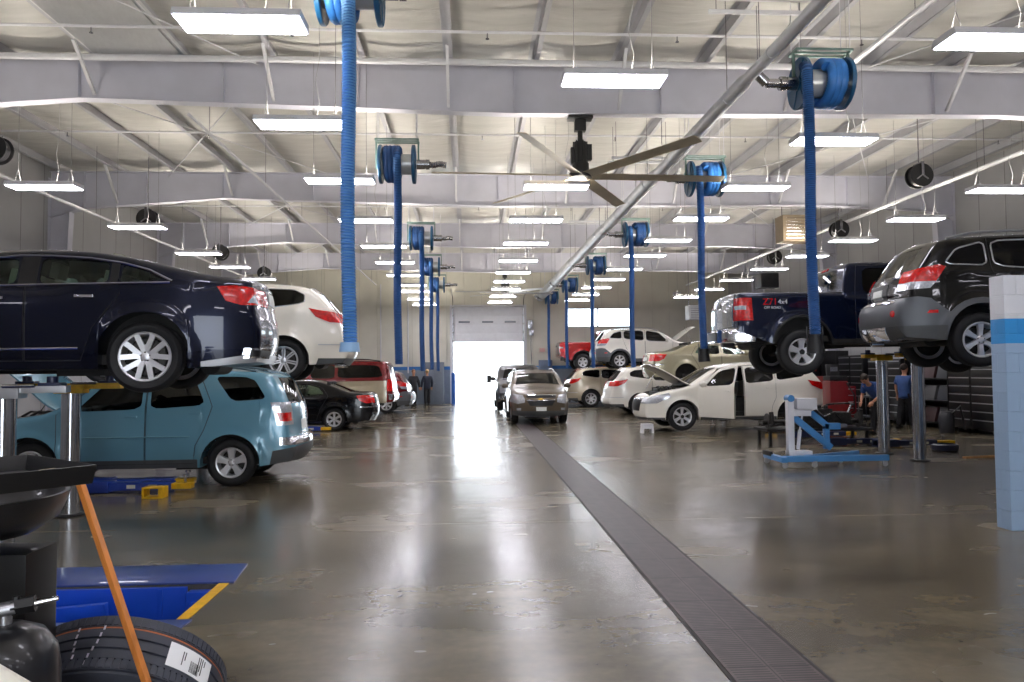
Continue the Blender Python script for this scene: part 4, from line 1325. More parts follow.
# tapered rafters
RY = [-1.6, 5.7, 13.0, 20.4, 27.3, 34.2]
BOT = [(XL+.02, 5.85), (XL+.9, 6.10), (-6.6, 6.38), (.8, 6.19), (9.6, 6.25), (XR-.9, 6.12), (XR-.02, 5.95)]
def zbot_(x):
    for a, b in zip(BOT[:-1], BOT[1:]):
        if a[0] <= x <= b[0]:
            return a[1]+(b[1]-a[1])*(x-a[0])/(b[0]-a[0])
    return 6.2
for y in RY:
    m = MB()
    m.prism([(XL+.02, 7.06)]+BOT[:1]+BOT[1:]+[(XR-.02, 7.06)], 'Y', y-.006, y+.006)
    m.bx(XL+.02, XR-.02, y-.11, y+.11, 7.058, 7.074)
    for a, b in zip(BOT[:-1], BOT[1:]):
        m.bar((a[0], y, a[1]), (b[0], y, b[1]), .22, .016)
    for k, x in enumerate([XL+.9, -8.6, -6.6, -4.2, -1.9, .8, 3.4, 6.0, 8.4, 10.6, XR-.9]):
        m.bx(x-.005, x+.005, y-.10, y+.10, zbot_(x), 7.06)
    r = struct(m.build('roof_rafter', BEAM, ang=0))
    for x in PX[1:-1:2]:
        for s_ in (-1, 1):
            MB().bar((x, y+s_*.75, 7.09), (x, y+s_*.04, zbot_(x)+.08), .05, .05).build('flange_brace', PIPE, r, ang=0)
    for x, s_ in ((XL, 1), (XR, -1)):
        m = MB()
        m.prism([(x+s_*.02, 5.85), (x+s_*.55, 5.99), (x+s_*.28, 0.0), (x+s_*.02, 0)], 'Y', y-.006, y+.006)
        m.bar((x+s_*.55, y, 5.99), (x+s_*.28, y, 0.0), .24, .016, upv=(1, 0, 0))
        m.bx(x, x+s_*.016, y-.12, y+.12, 0, 6.9)
        struct(m.build('wall_column', BEAM, ang=0))
# rod bracing under the roof
def rods(name, segs, r, mt=PIPE, label=None, cat=None, n=8):
    m = MB()
    for a, b in segs: m.cyl(a, b, r, n)
    o = m.build(name, mt)
    if label: tag(o, label, cat)
    else: struct(o)
    return o
for y0, y1 in zip(RY[1:-1], RY[2:]):
    for x0 in (-8.0, 6.8):
        rods('roof_brace_rod', [((x0, y0+.1, 6.98), (x0+4.4, y1-.1, 6.98))], .012)
        rods('roof_brace_rod', [((x0+4.4, y0+.1, 6.95), (x0, y1-.1, 6.95))], .012)
# sprinkler and conduit pipes
rods('sprinkler_main', [((XL, 12.62, 6.96), (XR, 12.62, 6.96))], .055, label='thick white pipe crossing the hall in front of the nearest roof beam', cat='pipe', n=14)
for k, (y, lab) in enumerate(((11.5, 'nearest thin white sprinkler pipe crossing the hall ahead of the thick pipe'), (16.6, 'thin white sprinkler pipe crossing between the first and second roof beams'), (24.0, 'thin white sprinkler pipe crossing between the second and third roof beams'), (31.0, 'thin white sprinkler pipe crossing between the third and fourth roof beams'))):
    m = MB().cyl((XL, y, 6.97), (XR, y, 6.97), .024, 8)
    o = m.build('sprinkler_pipe', PIPE)
    tag(o, lab, 'pipe', 'sprinkler branch pipes')
    for x in (-9, -6, -3, 0, 3, 6, 9, 12):
        MB().cyl((x+.3, y, 6.97), (x+.3, y, 6.88), .012, 6).lathe([(.001, 6.87), (.03, 6.868), (.03, 6.862), (.001, 6.862)], (x+.3, y, 0), 'Z', 10).build('sprinkler_head', STEEL, o)
for nm, x, z, y0, y1, r, lab in (('conduit_pipe', -4.65, 6.0, 12.6, 37.5, .028, 'thin pale conduit running lengthwise under the roof left of the aisle'),
                            ('conduit_pipe', -8.8, 5.45, 6.0, 37.0, .035, 'pale pipe running lengthwise high along the left side bays'),
                            ('conduit_pipe', 10.87, 5.9, 3.0, 37.0, .045, 'pale pipe running lengthwise high along the right side bays'),
                            ('conduit_pipe', 5.45, 6.02, 4.0, 10.9, .04, 'grey rail pipe ending above the nearest blue hose reel on the right')):
    m = MB().cyl((x, y0, z), (x, y1, z), r, 10)
    o = m.build(nm, PIPE); tag(o, lab, 'pipe')
    y = y0+1
    h = MB()
    while y < y1:
        h.cyl((x, y, z), (x, y, 7.1), .006, 6); y += 3.7
    h.build_each('hanger_rod', STEEL, o)
# corrugated deck panel between purlins, top left
m = MB()
n = 34
vs = []
for i in range(n+1):
    x = -6.22+1.42*i/n
    z = 7.09 if i % 2 else 7.035
    vs += [(x, 5.9, z), (x, 12.85, z)]
m.add(vs, [(2*i, 2*i+1, 2*i+3, 2*i+2) for i in range(n)])
m.bx(-6.26, -6.22, 5.9, 12.85, 7.05, 7.12).bx(-4.80, -4.76, 5.9, 12.85, 7.05, 7.12)
o = m.build('deck_panel', mat('deck_grey', 'c9c9ca', .4, .1, var=.05), ang=20)
tag(o, 'ribbed grey metal panel fixed under the roof at the upper left', 'panel')
# second strut frames (unistrut) above the right duct
for y, w_ in ((9.0, 1.05), (16.0, 1.05), (23.0, 1.05)):
    m = MB()
    for dy in (0, .35):
        m.bx(3.1, 3.1+w_*1.25, y+dy-.02, y+dy+.02, 6.28, 6.33)
    o = m.build('strut_rack', PIPE)
    tag(o, {9.0: 'nearest', 16.0: 'second', 23.0: 'third'}[y]+' pair of white channel bars hung across the right exhaust duct', 'bracket', 'channel bars over the duct')
    m = MB()
    for x in (3.2, 4.3):
        for dy in (0, .35): m.cyl((x, y+dy, 6.3), (x, y+dy, 7.1), .007, 6)
    m.cyl((3.66, y+.17, 5.6), (3.66, y+.17, 6.3), .006, 6)
    m.build_each('hanger_rod', STEEL, o)

# CMU end wall on the right
def block_mat():
    m = mat('painted_block', 'ffffff', .45, var=.02)
    nt = m.node_tree; p = nt.nodes['Principled BSDF']; tc = nt.nodes['Texture Coordinate']
    sx = nt.nodes.new('ShaderNodeSeparateXYZ'); nt.links.new(tc.outputs['Object'], sx.inputs[0])
    cr = nt.nodes.new('ShaderNodeValToRGB'); cr.color_ramp.interpolation = 'CONSTANT'
    e = cr.color_ramp.elements
    e[0].position = 0; e[0].color = lin('a0bbdb')+(1,)
    e[1].position = .728; e[1].color = lin('2f95de')+(1,)
    k = e.new(.828); k.color = lin('e4e6ee')+(1,)
    mr = nt.nodes.new('ShaderNodeMapRange'); mr.inputs[2].default_value = 2.65
    nt.links.new(sx.outputs[2], mr.inputs[0]); nt.links.new(mr.outputs[0], cr.inputs[0])
    nt.links.new(cr.outputs[0], p.inputs['Base Color'])
    ad = nt.nodes.new('ShaderNodeMath'); ad.operation = 'ADD'
    nt.links.new(sx.outputs[0], ad.inputs[0]); nt.links.new(sx.outputs[1], ad.inputs[1])
    cx = nt.nodes.new('ShaderNodeCombineXYZ')
    nt.links.new(ad.outputs[0], cx.inputs[0]); nt.links.new(sx.outputs[2], cx.inputs[1])
    br = nt.nodes.new('ShaderNodeTexBrick')
    br.inputs['Scale'].default_value = 1
    br.inputs['Brick Width'].default_value = .406; br.inputs['Row Height'].default_value = .2035; br.inputs['Mortar Size'].default_value = .006
    br.inputs['Mortar Smooth'].default_value = .3
    nt.links.new(cx.outputs[0], br.inputs['Vector'])
    b = nt.nodes.new('ShaderNodeBump'); b.invert = True; b.inputs['Distance'].default_value = .012; b.inputs['Strength'].default_value = 1.0
    nt.links.new(br.outputs['Fac'], b.inputs['Height']); nt.links.new(b.outputs[0], p.inputs['Normal'])
    return m
m = MB().bx(5.56, XR, 7.5, 7.72, 0, 2.65)
struct(m.build('wall_partition', block_mat(), bev=.012))

# drain grate
def grate_mat():
    m = mat('drain_iron', '4f4343', .42, .35, var=.25, scale=9)
    nt = m.node_tree; p = nt.nodes['Principled BSDF']; tc = nt.nodes['Texture Coordinate']
    rp = [l.from_node for l in nt.links if l.to_socket == p.inputs['Base Color']][0]
    sx = nt.nodes.new('ShaderNodeSeparateXYZ'); nt.links.new(tc.outputs['Object'], sx.inputs[0])
    def band(out, per, w):
        b = nt.nodes.new('ShaderNodeMath'); b.operation = 'PINGPONG'; b.inputs[1].default_value = per/2; nt.links.new(out, b.inputs[0])
        c = nt.nodes.new('ShaderNodeMath'); c.operation = 'LESS_THAN'; c.inputs[1].default_value = w; nt.links.new(b.outputs[0], c.inputs[0])
        return c
    s1 = band(sx.outputs[1], .032, .006)
    e1 = nt.nodes.new('ShaderNodeMath'); e1.operation = 'PINGPONG'; e1.inputs[1].default_value = .125; nt.links.new(sx.outputs[0], e1.inputs[0])
    g = nt.nodes.new('ShaderNodeMath'); g.operation = 'GREATER_THAN'; g.inputs[1].default_value = .018; nt.links.new(e1.outputs[0], g.inputs[0])
    mu = nt.nodes.new('ShaderNodeMath'); mu.operation = 'MULTIPLY'; nt.links.new(s1.outputs[0], mu.inputs[0]); nt.links.new(g.outputs[0], mu.inputs[1])
    s2 = band(sx.outputs[1], .61, .005)
    e2 = nt.nodes.new('ShaderNodeMath'); e2.operation = 'LESS_THAN'; e2.inputs[1].default_value = .004
    ab = nt.nodes.new('ShaderNodeMath'); ab.operation = 'ABSOLUTE'; nt.links.new(sx.outputs[0], ab.inputs[0]); nt.links.new(ab.outputs[0], e2.inputs[0])
    mx = nt.nodes.new('ShaderNodeMath'); mx.operation = 'MAXIMUM'; nt.links.new(mu.outputs[0], mx.inputs[0]); nt.links.new(s2.outputs[0], mx.inputs[1])
    m2 = nt.nodes.new('ShaderNodeMath'); m2.operation = 'MAXIMUM'; nt.links.new(mx.outputs[0], m2.inputs[0]); nt.links.new(e2.outputs[0], m2.inputs[1])
    x = nt.nodes.new('ShaderNodeMix'); x.data_type = 'RGBA'; nt.links.new(m2.outputs[0], x.inputs[0]); nt.links.new(rp.outputs[0], x.inputs[6])
    x.inputs[7].default_value = lin('1a1616')+(1,)
    nt.links.new(x.outputs[2], p.inputs['Base Color'])
    return m
o = MB().bx(-.25, .25, 0, 37.2, -.02, .006).build('drain_grate', grate_mat(), ang=0, loc=(1.68, 1.2, 0))
tag(o, 'long brown slotted drain grate running down the floor to the far door', 'drain')
m = MB()
for x in (1.415, 1.945): m.bx(x-.012, x+.012, 1.2, 38.4, -.02, .004)
struct(m.build('drain_edge', mat('drain_edge_steel', '2a2524', .5, .5), ang=0))
# ------------------------------------------------------------------ hanging fluorescent fixtures
ORD = ['nearest', 'second', 'third', 'fourth', 'fifth', 'sixth', 'seventh', 'eighth', 'ninth', 'tenth', 'eleventh', 'twelfth', 'thirteenth', 'fourteenth']
DIFF = mat('diffuser_lit', 'f6f4ff', .4, emit=LAMP, var=0)
UPL = mat('added_uplight_glow', 'fff6e8', .4, emit=66.0, var=0)  # upward glow added on the fixture tops to brighten the ceiling
def make_light():
    t = empty('hanging_light', 'x', 'light')
    m = MB()
    w, d = .585, .20
    m.prism([(-d, .0), (-d+.03, .075), (d-.03, .075), (d, .0)], 'X', -w, w)
    o = m.build('housing', WHT, t, ang=0)
    MB().bx(-w+.02, w-.02, -d+.02, d-.02, -.012, .001).build('diffuser', DIFF, t, ang=0)
    MB().bx(-w+.06, w-.06, -d+.09, d-.09, .075, .082).build('added_uplight', UPL, t, ang=0)
    m = MB()
    for x in (-.45, .45):
        for y in (-.1, .1): m.cyl((x, y, .07), (x, 0, .32), .004, 5)
        m.cyl((x, 0, .32), (x, 0, 2.36), .0035, 5)
    m.build('hanger', mat('wire_grey', '77777a', .5), t)
    MB().tube([(.2, 0, .07), (.24, 0, .3), (.18, .02, .6), (.24, 0, .9), (.22, 0, 2.1)], .0035, 5).build('power_cord', mat('cord_grey', '9a9a9c', .5), t)
    return t
ZL = 4.985
rows_ = [
    (-7.45, [10.4, 13.5, 17.2, 21.0, 23.7, 26.8, 29.8, 32.8, 35.8], 1, 'row along the left side bays', 1),
    (-2.25, [(-2.13, 7.08), (-2.22, 9.98), (-2.22, 12.95), 16.4, 19.8, 22.7, 25.8, 28.8, 31.1, 34.3, 37.3], 0, 'row just left of the aisle'),
    (1.46, [(1.65, 8.34), (1.56, 13.3), 16.3, 19.3, 22.4, 25.1, 27.7, 30.2, 33.3, 36.2], 0, 'row over the aisle'),
    (5.08, [(5.38, 7.2), (5.29, 10.5), (5.22, 13.3), 16.1, 18.85, 21.4, 24.3, 27.1, 29.8, 32.6, 35.3], 0, 'row just right of the aisle'),
    (9.95, [10.2, 13.4, 16.1, 18.85, 21.5, 24.3, 27.4, 30.6, 33.8], 1, 'row along the right side bays')]
proto = None
for r_ in rows_:
    x, ys_, skip, lab = r_[:4]
    for i, y in enumerate(ys_):
        if proto is None: proto = make_light(); t = proto
        else: t = copy_tree(proto)
        xx, y = y if isinstance(y, tuple) else (x, y)
        t.location = (xx, y, ZL)
        n = i-skip
        if n < 0:
            t['label'] = 'hanging white fluorescent light above the '+('left' if x < 0 else 'right')+' side bays, outside the picture'
        else:
            t['label'] = ORD[n]+' hanging white fluorescent light of the '+lab
        t['group'] = 'hanging fluorescent lights'
for x in (-7.5, -2.25, 1.52, 5.2, 9.95):
    for k_, y in enumerate((-5.0, -1.5, 2.2)):
        t = copy_tree(proto); t.location = (x, y, ZL)
        t['label'] = '%s hanging fluorescent light behind the viewer in the %s row' % (('farthest', 'middle', 'closest')[k_], {-7.5: 'far left', -2.25: 'left', 1.52: 'aisle', 5.2: 'right', 9.95: 'far right'}[x])
        t['group'] = 'lights behind the viewer'

# ------------------------------------------------------------------ exhaust duct and hose reels
DUCT = mat('galvanised_duct', 'c2c5ca', .36, .5, var=.08, scale=4)
root = empty('exhaust_duct', 'long round galvanised duct running to the far wall right of the aisle', 'duct', (3.66, 6.6, 5.5))
segs = [(0, 3.0, .075), (3.0, 7.8, .10), (7.8, 13.5, .13), (13.5, 19.6, .16), (19.6, 25.8, .19), (25.8, 32.3, .22)]
for k, (a, c, r) in enumerate(segs):
    m = MB().cyl((0, a+.08, 0), (0, c, 0), r, 24)
    if k: m.cyl((0, a-.12, 0), (0, a+.08, 0), segs[k-1][2], 24, r2=r)
    y = a+.6
    while y < c-.3:
        m.lathe([(r, y-.012), (r+.008, y-.012), (r+.008, y+.012), (r, y+.012)], axis='Y', n=24, closed=True); y += 1.5
    m.build('duct_section', DUCT, root, ang=40)
    MB().cyl((0, c-.5, r), (0, c-.5, 1.6), .007, 6).cyl((0, a+.7, r), (0, a+.7, 1.6), .007, 6).build_each('hanger_rod', STEEL, root)

HOSE = mat('hose_blue', '3a7fd0', .45, var=.08)
HOSEL = mat('hose_rib_light', '74aadf', .45, var=.06)
HOSED2 = mat('hose_rib_dark_blue', '3e6eac', .5, var=.08)
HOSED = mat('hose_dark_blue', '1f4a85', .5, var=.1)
TEAL = mat('reel_teal', '1d5a86', .35, 0, .4, var=.12)
DRUM = mat('reel_drum_silver', 'c4c8cc', .3, .5, var=.06)
BRK = mat('bracket_green_grey', '6f8a84', .4, .3, var=.1)
def hose_pts(p0, z1, sway=.02, n=10):
    return None
def corr_hose(x, y, z0, z1, r, bend, hm, parent, shift=0.0):
    """corrugated hose falling from the coil; the first metre bends off the reel"""
    pts = []; rs = []
    L_ = z0-z1
    n = int(L_/.014)
    for i in range(n+1):
        t = i/n
        z = z0-L_*t
        xx = x+shift*t+.012*sin(t*7)
        yy = y
        pts.append((xx, yy, z)); rs.append(r if i % 2 else r*.84)
    pre = []
    for k in range(8):
        a = pi/2*(1-k/8)
        pre.append((x, y+bend*(1-cos(a)) if False else y+bend-bend*cos(a), z0+bend*sin(a)))
    m = MB().tube(pre+pts, [r*(.84 if k % 2 else 1) for k in range(8)]+rs, 14)
    m.m = [((j//14)//1) % 2 if j < len(m.f)-2 else 0 for j in range(len(m.f))]
    return m
_reel_cache = {}
def reel(x, y, z, side, label, zend, near=False, nozzle='black', hm=None, dark=False):
    """side=+1: coil on the right of the drum, duct coupling on the left"""
    t = empty('hose_reel', label, 'hose reel', (x, y, z), 0, 'overhead exhaust hose reels')
    key = side
    if key not in _reel_cache:
        parts = []
        for sx_ in (-1, 1):
            m = MB()
            xx = sx_*.29
            m.lathe([(.07, xx-.018), (.31, xx-.018), (.33, xx-.028), (.34, xx-.018), (.34, xx+.018), (.33, xx+.028), (.31, xx+.018), (.07, xx+.018)], axis='X', n=40, closed=True)
            for q in range(6):
                a = q*pi/3
                m.bar((xx+sx_*.022, cos(a)*.07, sin(a)*.07), (xx+sx_*.022, cos(a)*.33, sin(a)*.33), .03, .014, upv=(1, 0, 0))
            m.cyl((xx-.04, 0, 0), (xx+.04, 0, 0), .09, 20)
            parts.append(('reel_flange', m.mesh('reel_flange', TEAL, 35)))
        parts.append(('drum', MB().cyl((-.28, 0, 0), (.28, 0, 0), .18, 32).mesh('drum', DRUM, 35)))
        c = MB()
        n = 300; turns = 3.4
        pts = []; rs = []
        for i in range(n+1):
            a = 2*pi*turns*i/n
            xx = side*(.205-.115*i/n*2)
            rr = .255
            pts.append((xx, rr*cos(a), rr*sin(a))); rs.append(.072 if i % 2 else .063)
        c.tube(pts, rs, 10)
        parts.append(('coiled_hose', c.mesh('coiled_hose', HOSE, 60)))
        f = MB()
        for xx in (-.37, .37):
            f.bx(xx-.015, xx+.015, -.02, .02, -.08, .42)
            f.bx(xx-.015, xx+.015, -.13, .13, .40, .43)
        for yy in (-.12, .12): f.bx(-.38, .38, yy-.012, yy+.012, .405, .43)
        f.bx(-.38, .38, -.012, .012, .405, .43)
        parts.append(('frame', f.mesh('frame', BRK, 0)))
        h = MB()
        for xx in (-.34, .34):
            for yy in (-.12, .12): h.cyl((xx, yy, .42), (xx, yy, 1.88), .007, 6)
        for q in range(4):
            g = MB(); g.v = h.v[q*12:q*12+12]; g.f = h.f[:8]; g.m = [0]*8
            parts.append(('hanger_rod', g.mesh('hanger_rod', PIPE, 30)))
        k = MB()
        s_ = -side
        k.cyl((s_*.34, 0, 0), (s_*.48, 0, 0), .085, 20).cyl((s_*.48, 0, 0), (s_*.56, 0, 0), .075, 20)
        for q in range(6): k.lathe([(.078, s_*(.50+.012*q)-.004), (.09, s_*(.50+.012*q)-.004), (.09, s_*(.50+.012*q)+.004), (.078, s_*(.50+.012*q)+.004)], axis='X', n=20, closed=True)
        if side > 0:
            k.cyl((-.56, 0, 0), (-.74, 0, 0), .06, 18).cyl((-.74, 0, 0), (-.86, 0, .12), .065, 18)
        else:
            pp = [(.56+.02*q, 0, -.01*sin(q*.5)) for q in range(16)]
            k.tube(pp, [.06 if q % 2 else .05 for q in range(16)], 12)
        parts.append(('duct_coupling', k.mesh('duct_coupling', STEEL, 40)))
        _reel_cache[key] = parts
    for nm, me in _reel_cache[key]:
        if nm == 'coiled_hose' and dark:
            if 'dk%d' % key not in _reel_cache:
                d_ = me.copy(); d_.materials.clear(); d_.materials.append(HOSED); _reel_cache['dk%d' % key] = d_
            me = _reel_cache['dk%d' % key]
        link(nm, me, t)
    hx = -side*.08 if side < 0 else -.19
    if side > 0: hx = -.33 if near else -.20
    else: hx = .02
    r = .072
    m = corr_hose(hx, -.30, .05, zend-z, r, .08, hm, t, shift=.02)
    o = m.build('hanging_hose', hm or HOSED, t, ang=70)
    o.data.materials.append(HOSEL if hm is HOSE else HOSED2)
    e = MB()
    zz = zend-z
    if nozzle == 'black':
        e.cyl((hx+.02, -.30, zz+.02), (hx+.02, -.30, zz-.03), .092, 16)
        e.cyl((hx+.02, -.30, zz-.02), (hx+.03, -.30, zz-.22), .085, 16, r2=.11)
        e.bx(hx-.085, hx-.075, -.31, -.29, zz-.2, zz+.12).bx(hx+.115, hx+.125, -.31, -.29, zz-.2, zz+.12)
        e.build('nozzle', DARK, t)
    elif nozzle == 'clear':
        e.cyl((hx+.02, -.30, zz+.03), (hx+.02, -.30, zz-.06), .088, 16, r2=.10)
        e.build('hose_cuff', mat('cuff_light_blue', '9cc4ee', .4), t)
    return t
sd = 'right of the aisle'
ry = [9.54, 14.1, 20.0, 26.0, 32.0, 37.6]
for i, y in enumerate(ry):
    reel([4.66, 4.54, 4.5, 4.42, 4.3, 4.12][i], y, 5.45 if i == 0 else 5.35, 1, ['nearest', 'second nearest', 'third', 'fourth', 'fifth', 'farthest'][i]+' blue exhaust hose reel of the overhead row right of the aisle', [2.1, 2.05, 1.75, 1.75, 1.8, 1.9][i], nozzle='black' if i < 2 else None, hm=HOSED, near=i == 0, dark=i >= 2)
ly = [7.54, 13.2, 20.6, 26.3, 31.8]
for i, y in enumerate(ly):
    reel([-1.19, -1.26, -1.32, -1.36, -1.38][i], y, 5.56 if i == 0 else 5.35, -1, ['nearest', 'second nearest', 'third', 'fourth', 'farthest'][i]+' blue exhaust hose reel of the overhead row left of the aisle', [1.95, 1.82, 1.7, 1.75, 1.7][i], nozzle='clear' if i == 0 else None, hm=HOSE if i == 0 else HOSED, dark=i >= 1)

# ------------------------------------------------------------------ ceiling fans
FANB = mat('fan_blade_taupe', 'c4b9a2', .45, .2, var=.06)
def fan(x, y, ztop, zh, r, n, a0, label, bm):
    t = empty('ceiling_fan', label, 'fan', (x, y, zh))
    m = MB()
    dz = ztop-zh
    m.bx(-.22, .22, -.12, .12, dz-.05, dz)
    m.box((0, 0, dz-.16), (.2, .14, .2))
    m.cyl((0, 0, dz-.25), (0, 0, .6), .045, 12)
    m.build('mount', DARK, t, bev=.01)
    m = MB()
    m.cyl((0, 0, .60), (0, 0, .22), .12, 20).cyl((0, 0, .22), (0, 0, .06), .15, 20).box((.13, 0, .42), (.14, .12, .28))
    m.box((-.13, .02, .36), (.08, .1, .3))
    for q in range(6):
        m.cyl((cos(q)*.12, sin(q)*.12, .1), (cos(q)*.12, sin(q)*.12, .62), .012, 6)
    m.build('motor', DARK, t, bev=.006)
    m = MB().cyl((0, 0, -.03), (0, 0, .05), .2, 24)
    m.build('hub', mat('fan_hub_grey', '4c4b4a', .4, .5), t)
    for q in range(n):
        a = R(a0)+2*pi*q/n
        b = MB()
        sec = [(-.10, .03), (-.04, .035), (.04, .018), (.11, -.03), (.04, .0), (-.04, .018)]
        vs = []
        for rad in (.15, r*.5, r):
            for u, w in sec:
                vs.append((rad, u, w))
        k = len(sec)
        fs = [tuple(range(k)), tuple(range(3*k-1, 2*k-1, -1))]
        for j in range(2):
            for i in range(k): fs.append((j*k+i, j*k+(i+1) % k, (j+1)*k+(i+1) % k, (j+1)*k+i))
        b.add(vs, fs)
        b.bx(r-.01, r, -.10, .10, -.03, .10) if False else None
        b.build('blade', bm, t, ang=50, rot=(0, 0, a))
    return t
fan(1.97, 13.05, 6.18, 5.12, 2.62, 6, 3, 'large taupe bladed ceiling fan with black motor under the nearest roof beam', FANB)
fan(1.6, 34.1, 6.18, 5.25, 2.3, 6, 12, 'distant ceiling fan with pale blades hanging above the far door', mat('fan_blade_pale', 'b9b9bd', .4, .2))

# ------------------------------------------------------------------ black hose reels and heaters by the side walls
def drum_reel(x, y, z, label):
    t = empty('air_hose_reel', label, 'hose reel', (x, y, z), 0, 'black overhead hose reels')
    m = MB()
    for s_ in (-1, 1):
        m.lathe([(.05, s_*.11-.008), (.25, s_*.11-.008), (.25, s_*.11+.008), (.05, s_*.11+.008)], axis='Y', n=28, closed=True)
    m.cyl((0, -.10, 0), (0, .10, 0), .16, 24)
    m.build('reel', DARK, t)
    m = MB()
    for k in range(4): m.lathe([(.165, -.08+k*.04), (.21, -.08+k*.04), (.21, -.045+k*.04), (.165, -.045+k*.04)], axis='Y', n=24, closed=True)
    m.build('hose', mat('black_hose', '1c1c20', .5), t)
    m = MB().bar((0, -.135, 0), (0, -.135, .14), .03, .02).bar((0, -.135, 0), (.12, -.135, -.09), .03, .02).bar((0, -.135, 0), (-.12, -.135, -.09), .03, .02)
    m.build('reel_spokes', SILT, t)
    m = MB().bx(-.03, .03, -.14, .14, .24, .28).bx(-.03, .03, -.15, -.13, 0, .28).bx(-.03, .03, .13, .15, 0, .28).cyl((0, 0, .28), (0, 0, 7.2-z), .012, 8)
    m.build('bracket', STEEL, t)
    return t
for x, y, z, l in ((-8.35, 13.6, 5.68, 'black round hose reel at the upper left edge, nearest of the left side'),
                (-8.15, 19.4, 5.62, 'black round hose reel high on the left above the second bay light'),
                (-8.1, 24.8, 5.62, 'black round hose reel high on the left above the rear of the dark sedan'),
                (-8.1, 30.0, 5.62, 'farthest black round hose reel on the left side'),
                (9.62, 15.4, 5.78, 'black round hose reel above the black sport utility vehicle at the right'),
                (10.68, 21.0, 5.68, 'black hose reel behind the nearest right hanging hose, above the dark blue pickup'),
                (11.25, 27.0, 5.8, 'small black hose reel above the pickup bed, right of the second right hose')):
    drum_reel(x, y, z, l)
def unit_heater(x, y, z, s, label, col):
    t = empty('unit_heater', label, 'heater', (x, y, z))
    MB().bx(-s/2, s/2, -.3, .3, -s*.4, s*.4).build('casing', mat(col[0], col[1], .5, var=.06), t, bev=.02)
    m = MB()
    for k in range(7): m.box((0, -.31, -s*.3+k*s*.1), (s*.8, .03, .012), (R(30), 0, 0))
    m.build('louvre', STEEL, t)
    m = MB().cyl((-s*.4, 0, s*.4), (-s*.4, 0, 7.26-z), .012, 6).cyl((s*.4, 0, s*.4), (s*.4, 0, 7.26-z), .012, 6)
    m.build_each('hanger_rod', STEEL, t)
    return t
unit_heater(10.0, 22.4, 5.95, 1.0, 'tan box shaped unit heater hanging above the dark blue pickup cab', ('heater_tan', '8a7a64'))
unit_heater(11.6, 28.6, 5.1, .7, 'dark box shaped heater hanging beyond the pickup bed', ('heater_dark', '2a2a2c'))
unit_heater(10.1, 33.0, 4.2, .8, 'far white and black heater unit left of the second right hose', ('heater_white', 'b8b8ba'))

# ------------------------------------------------------------------ lifts
NAVY = mat('lift_navy', '1a2448', .4, 0, .3, var=.15, scale=5)
POST = mat('lift_chrome', 'b9bbc0', .13, 1., var=.03)
def lift(x, y1, y2, z, label, group=None, cols=(YEL, YEL), pads=True, r=.108, th=0, arm=(-.56, .56)):
    t = empty('car_lift', label, 'car lift', (x, (y1+y2)/2, 0), th, group)
    for k, y in enumerate((y1, y2)):
        yy = y-(y1+y2)/2
        p = MB().cyl((0, yy, 0), (0, yy, z-.06), r, 36).build('post', POST, t)
        MB().lathe([(r, .0), (r+.06, .0), (r+.06, .018), (r, .03)], (0, yy, 0), 'Z', 30, closed=True).build('floor_ring', DARK, p)
        m = MB()
        m.bx(-.16, .16, yy-.12, yy+.12, z-.10, z)
        m.bx(arm[0], arm[1], yy-.075, yy+.075, z-.05, z+.02)
        m.build('lift_arm', cols[k], t, bev=.006)
        for q in ((-.48, .42) if arm[0] < -.5 else (arm[0]+.1,)):
            m = MB()
            m.bx(q-.1, q+.1, yy-.09, yy+.09, z+.02, z+.05)
            m.cyl((q, yy, z+.045), (q, yy, z+.11), .05, 14)
            m.build('lift_pad', NAVY, t, bev=.004)
        MB().cyl((0.02, yy-.1, z+.02), (.3, yy-.1, z+.02), .018, 8).build('lock_bar', STEEL, t)
    return t
lift(-4.66, 7.5, 9.4, 1.57, th=R(10), label= 'two chrome posts with yellow arms holding up the dark blue sedan', cols=(SILT, YEL))
lift(8.12, 13.22, 14.4, 1.93, arm=(-.38, .14), label= 'two steel posts with yellow arm holding up the dark blue pickup truck')
lift(8.0, 9.6, 10.8, 1.85, 'steel posts under the black sport utility vehicle behind the block wall')
lift(-4.9, 26.8, 27.9, .33, 'low lift under the red and tan vehicle on the left')
lift(-4.9, 14.1, 15.3, 1.64, 'steel posts under the raised white sport utility vehicle on the left')
lift(8.3, 24.3, 25.4, 1.20, 'steel posts holding up the gold sedan', cols=(YEL, YEL))
lift(7.4, 31.6, 32.7, 1.84, 'steel posts under the far raised white sport utility vehicle')
lift(7.3, 36.7, 37.8, 1.95, 'steel posts under the red pickup by the far wall')
def floor_lift(x, y, rz, label, mt=BLU, ext=.62):
    t = empty('floor_lift_arm', label, 'lift arm', (x, y, 0), rz)
    m = MB().bx(-.95, .35, -.10, .10, .04, .15).bx(-.95, -.5, -.14, .14, .02, .17)
    m.build('arm', mt, t, bev=.01)
    m = MB().bx(.25, ext, -.08, .08, .05, .13).cyl((.55, 0, .10), (.55, 0, .12), .09, 18)
    m.build('arm_extension', YEL, t, bev=.005)
    m = MB().cyl((.52, 0, .12), (.52, 0, .22), .018, 10).lathe([(.001, .22), (.04, .22), (.04, .245), (.001, .245)], (.52, 0, 0), 'Z', 14)
    m.build('pad_screw', STEEL, t)
    m = MB()
    for q in (-.7, -.2, .1): m.bx(q-.06, q+.06, -.102, -.099, .07, .12)
    m.build('warning_label', mat('label_pale', 'd6d6c8', .5), t, ang=0)
    return t
floor_lift(-4.62, 11.1, 0, 'dark blue lift arm with yellow pad on the floor in front of the teal car')
floor_lift(-4.75, 11.5, R(8), 'blue lift arm lying further back under the teal sport utility vehicle')
t = floor_lift(-4.6, 21.7, 0, 'yellow ended lift arm on the floor beside the black sedan')
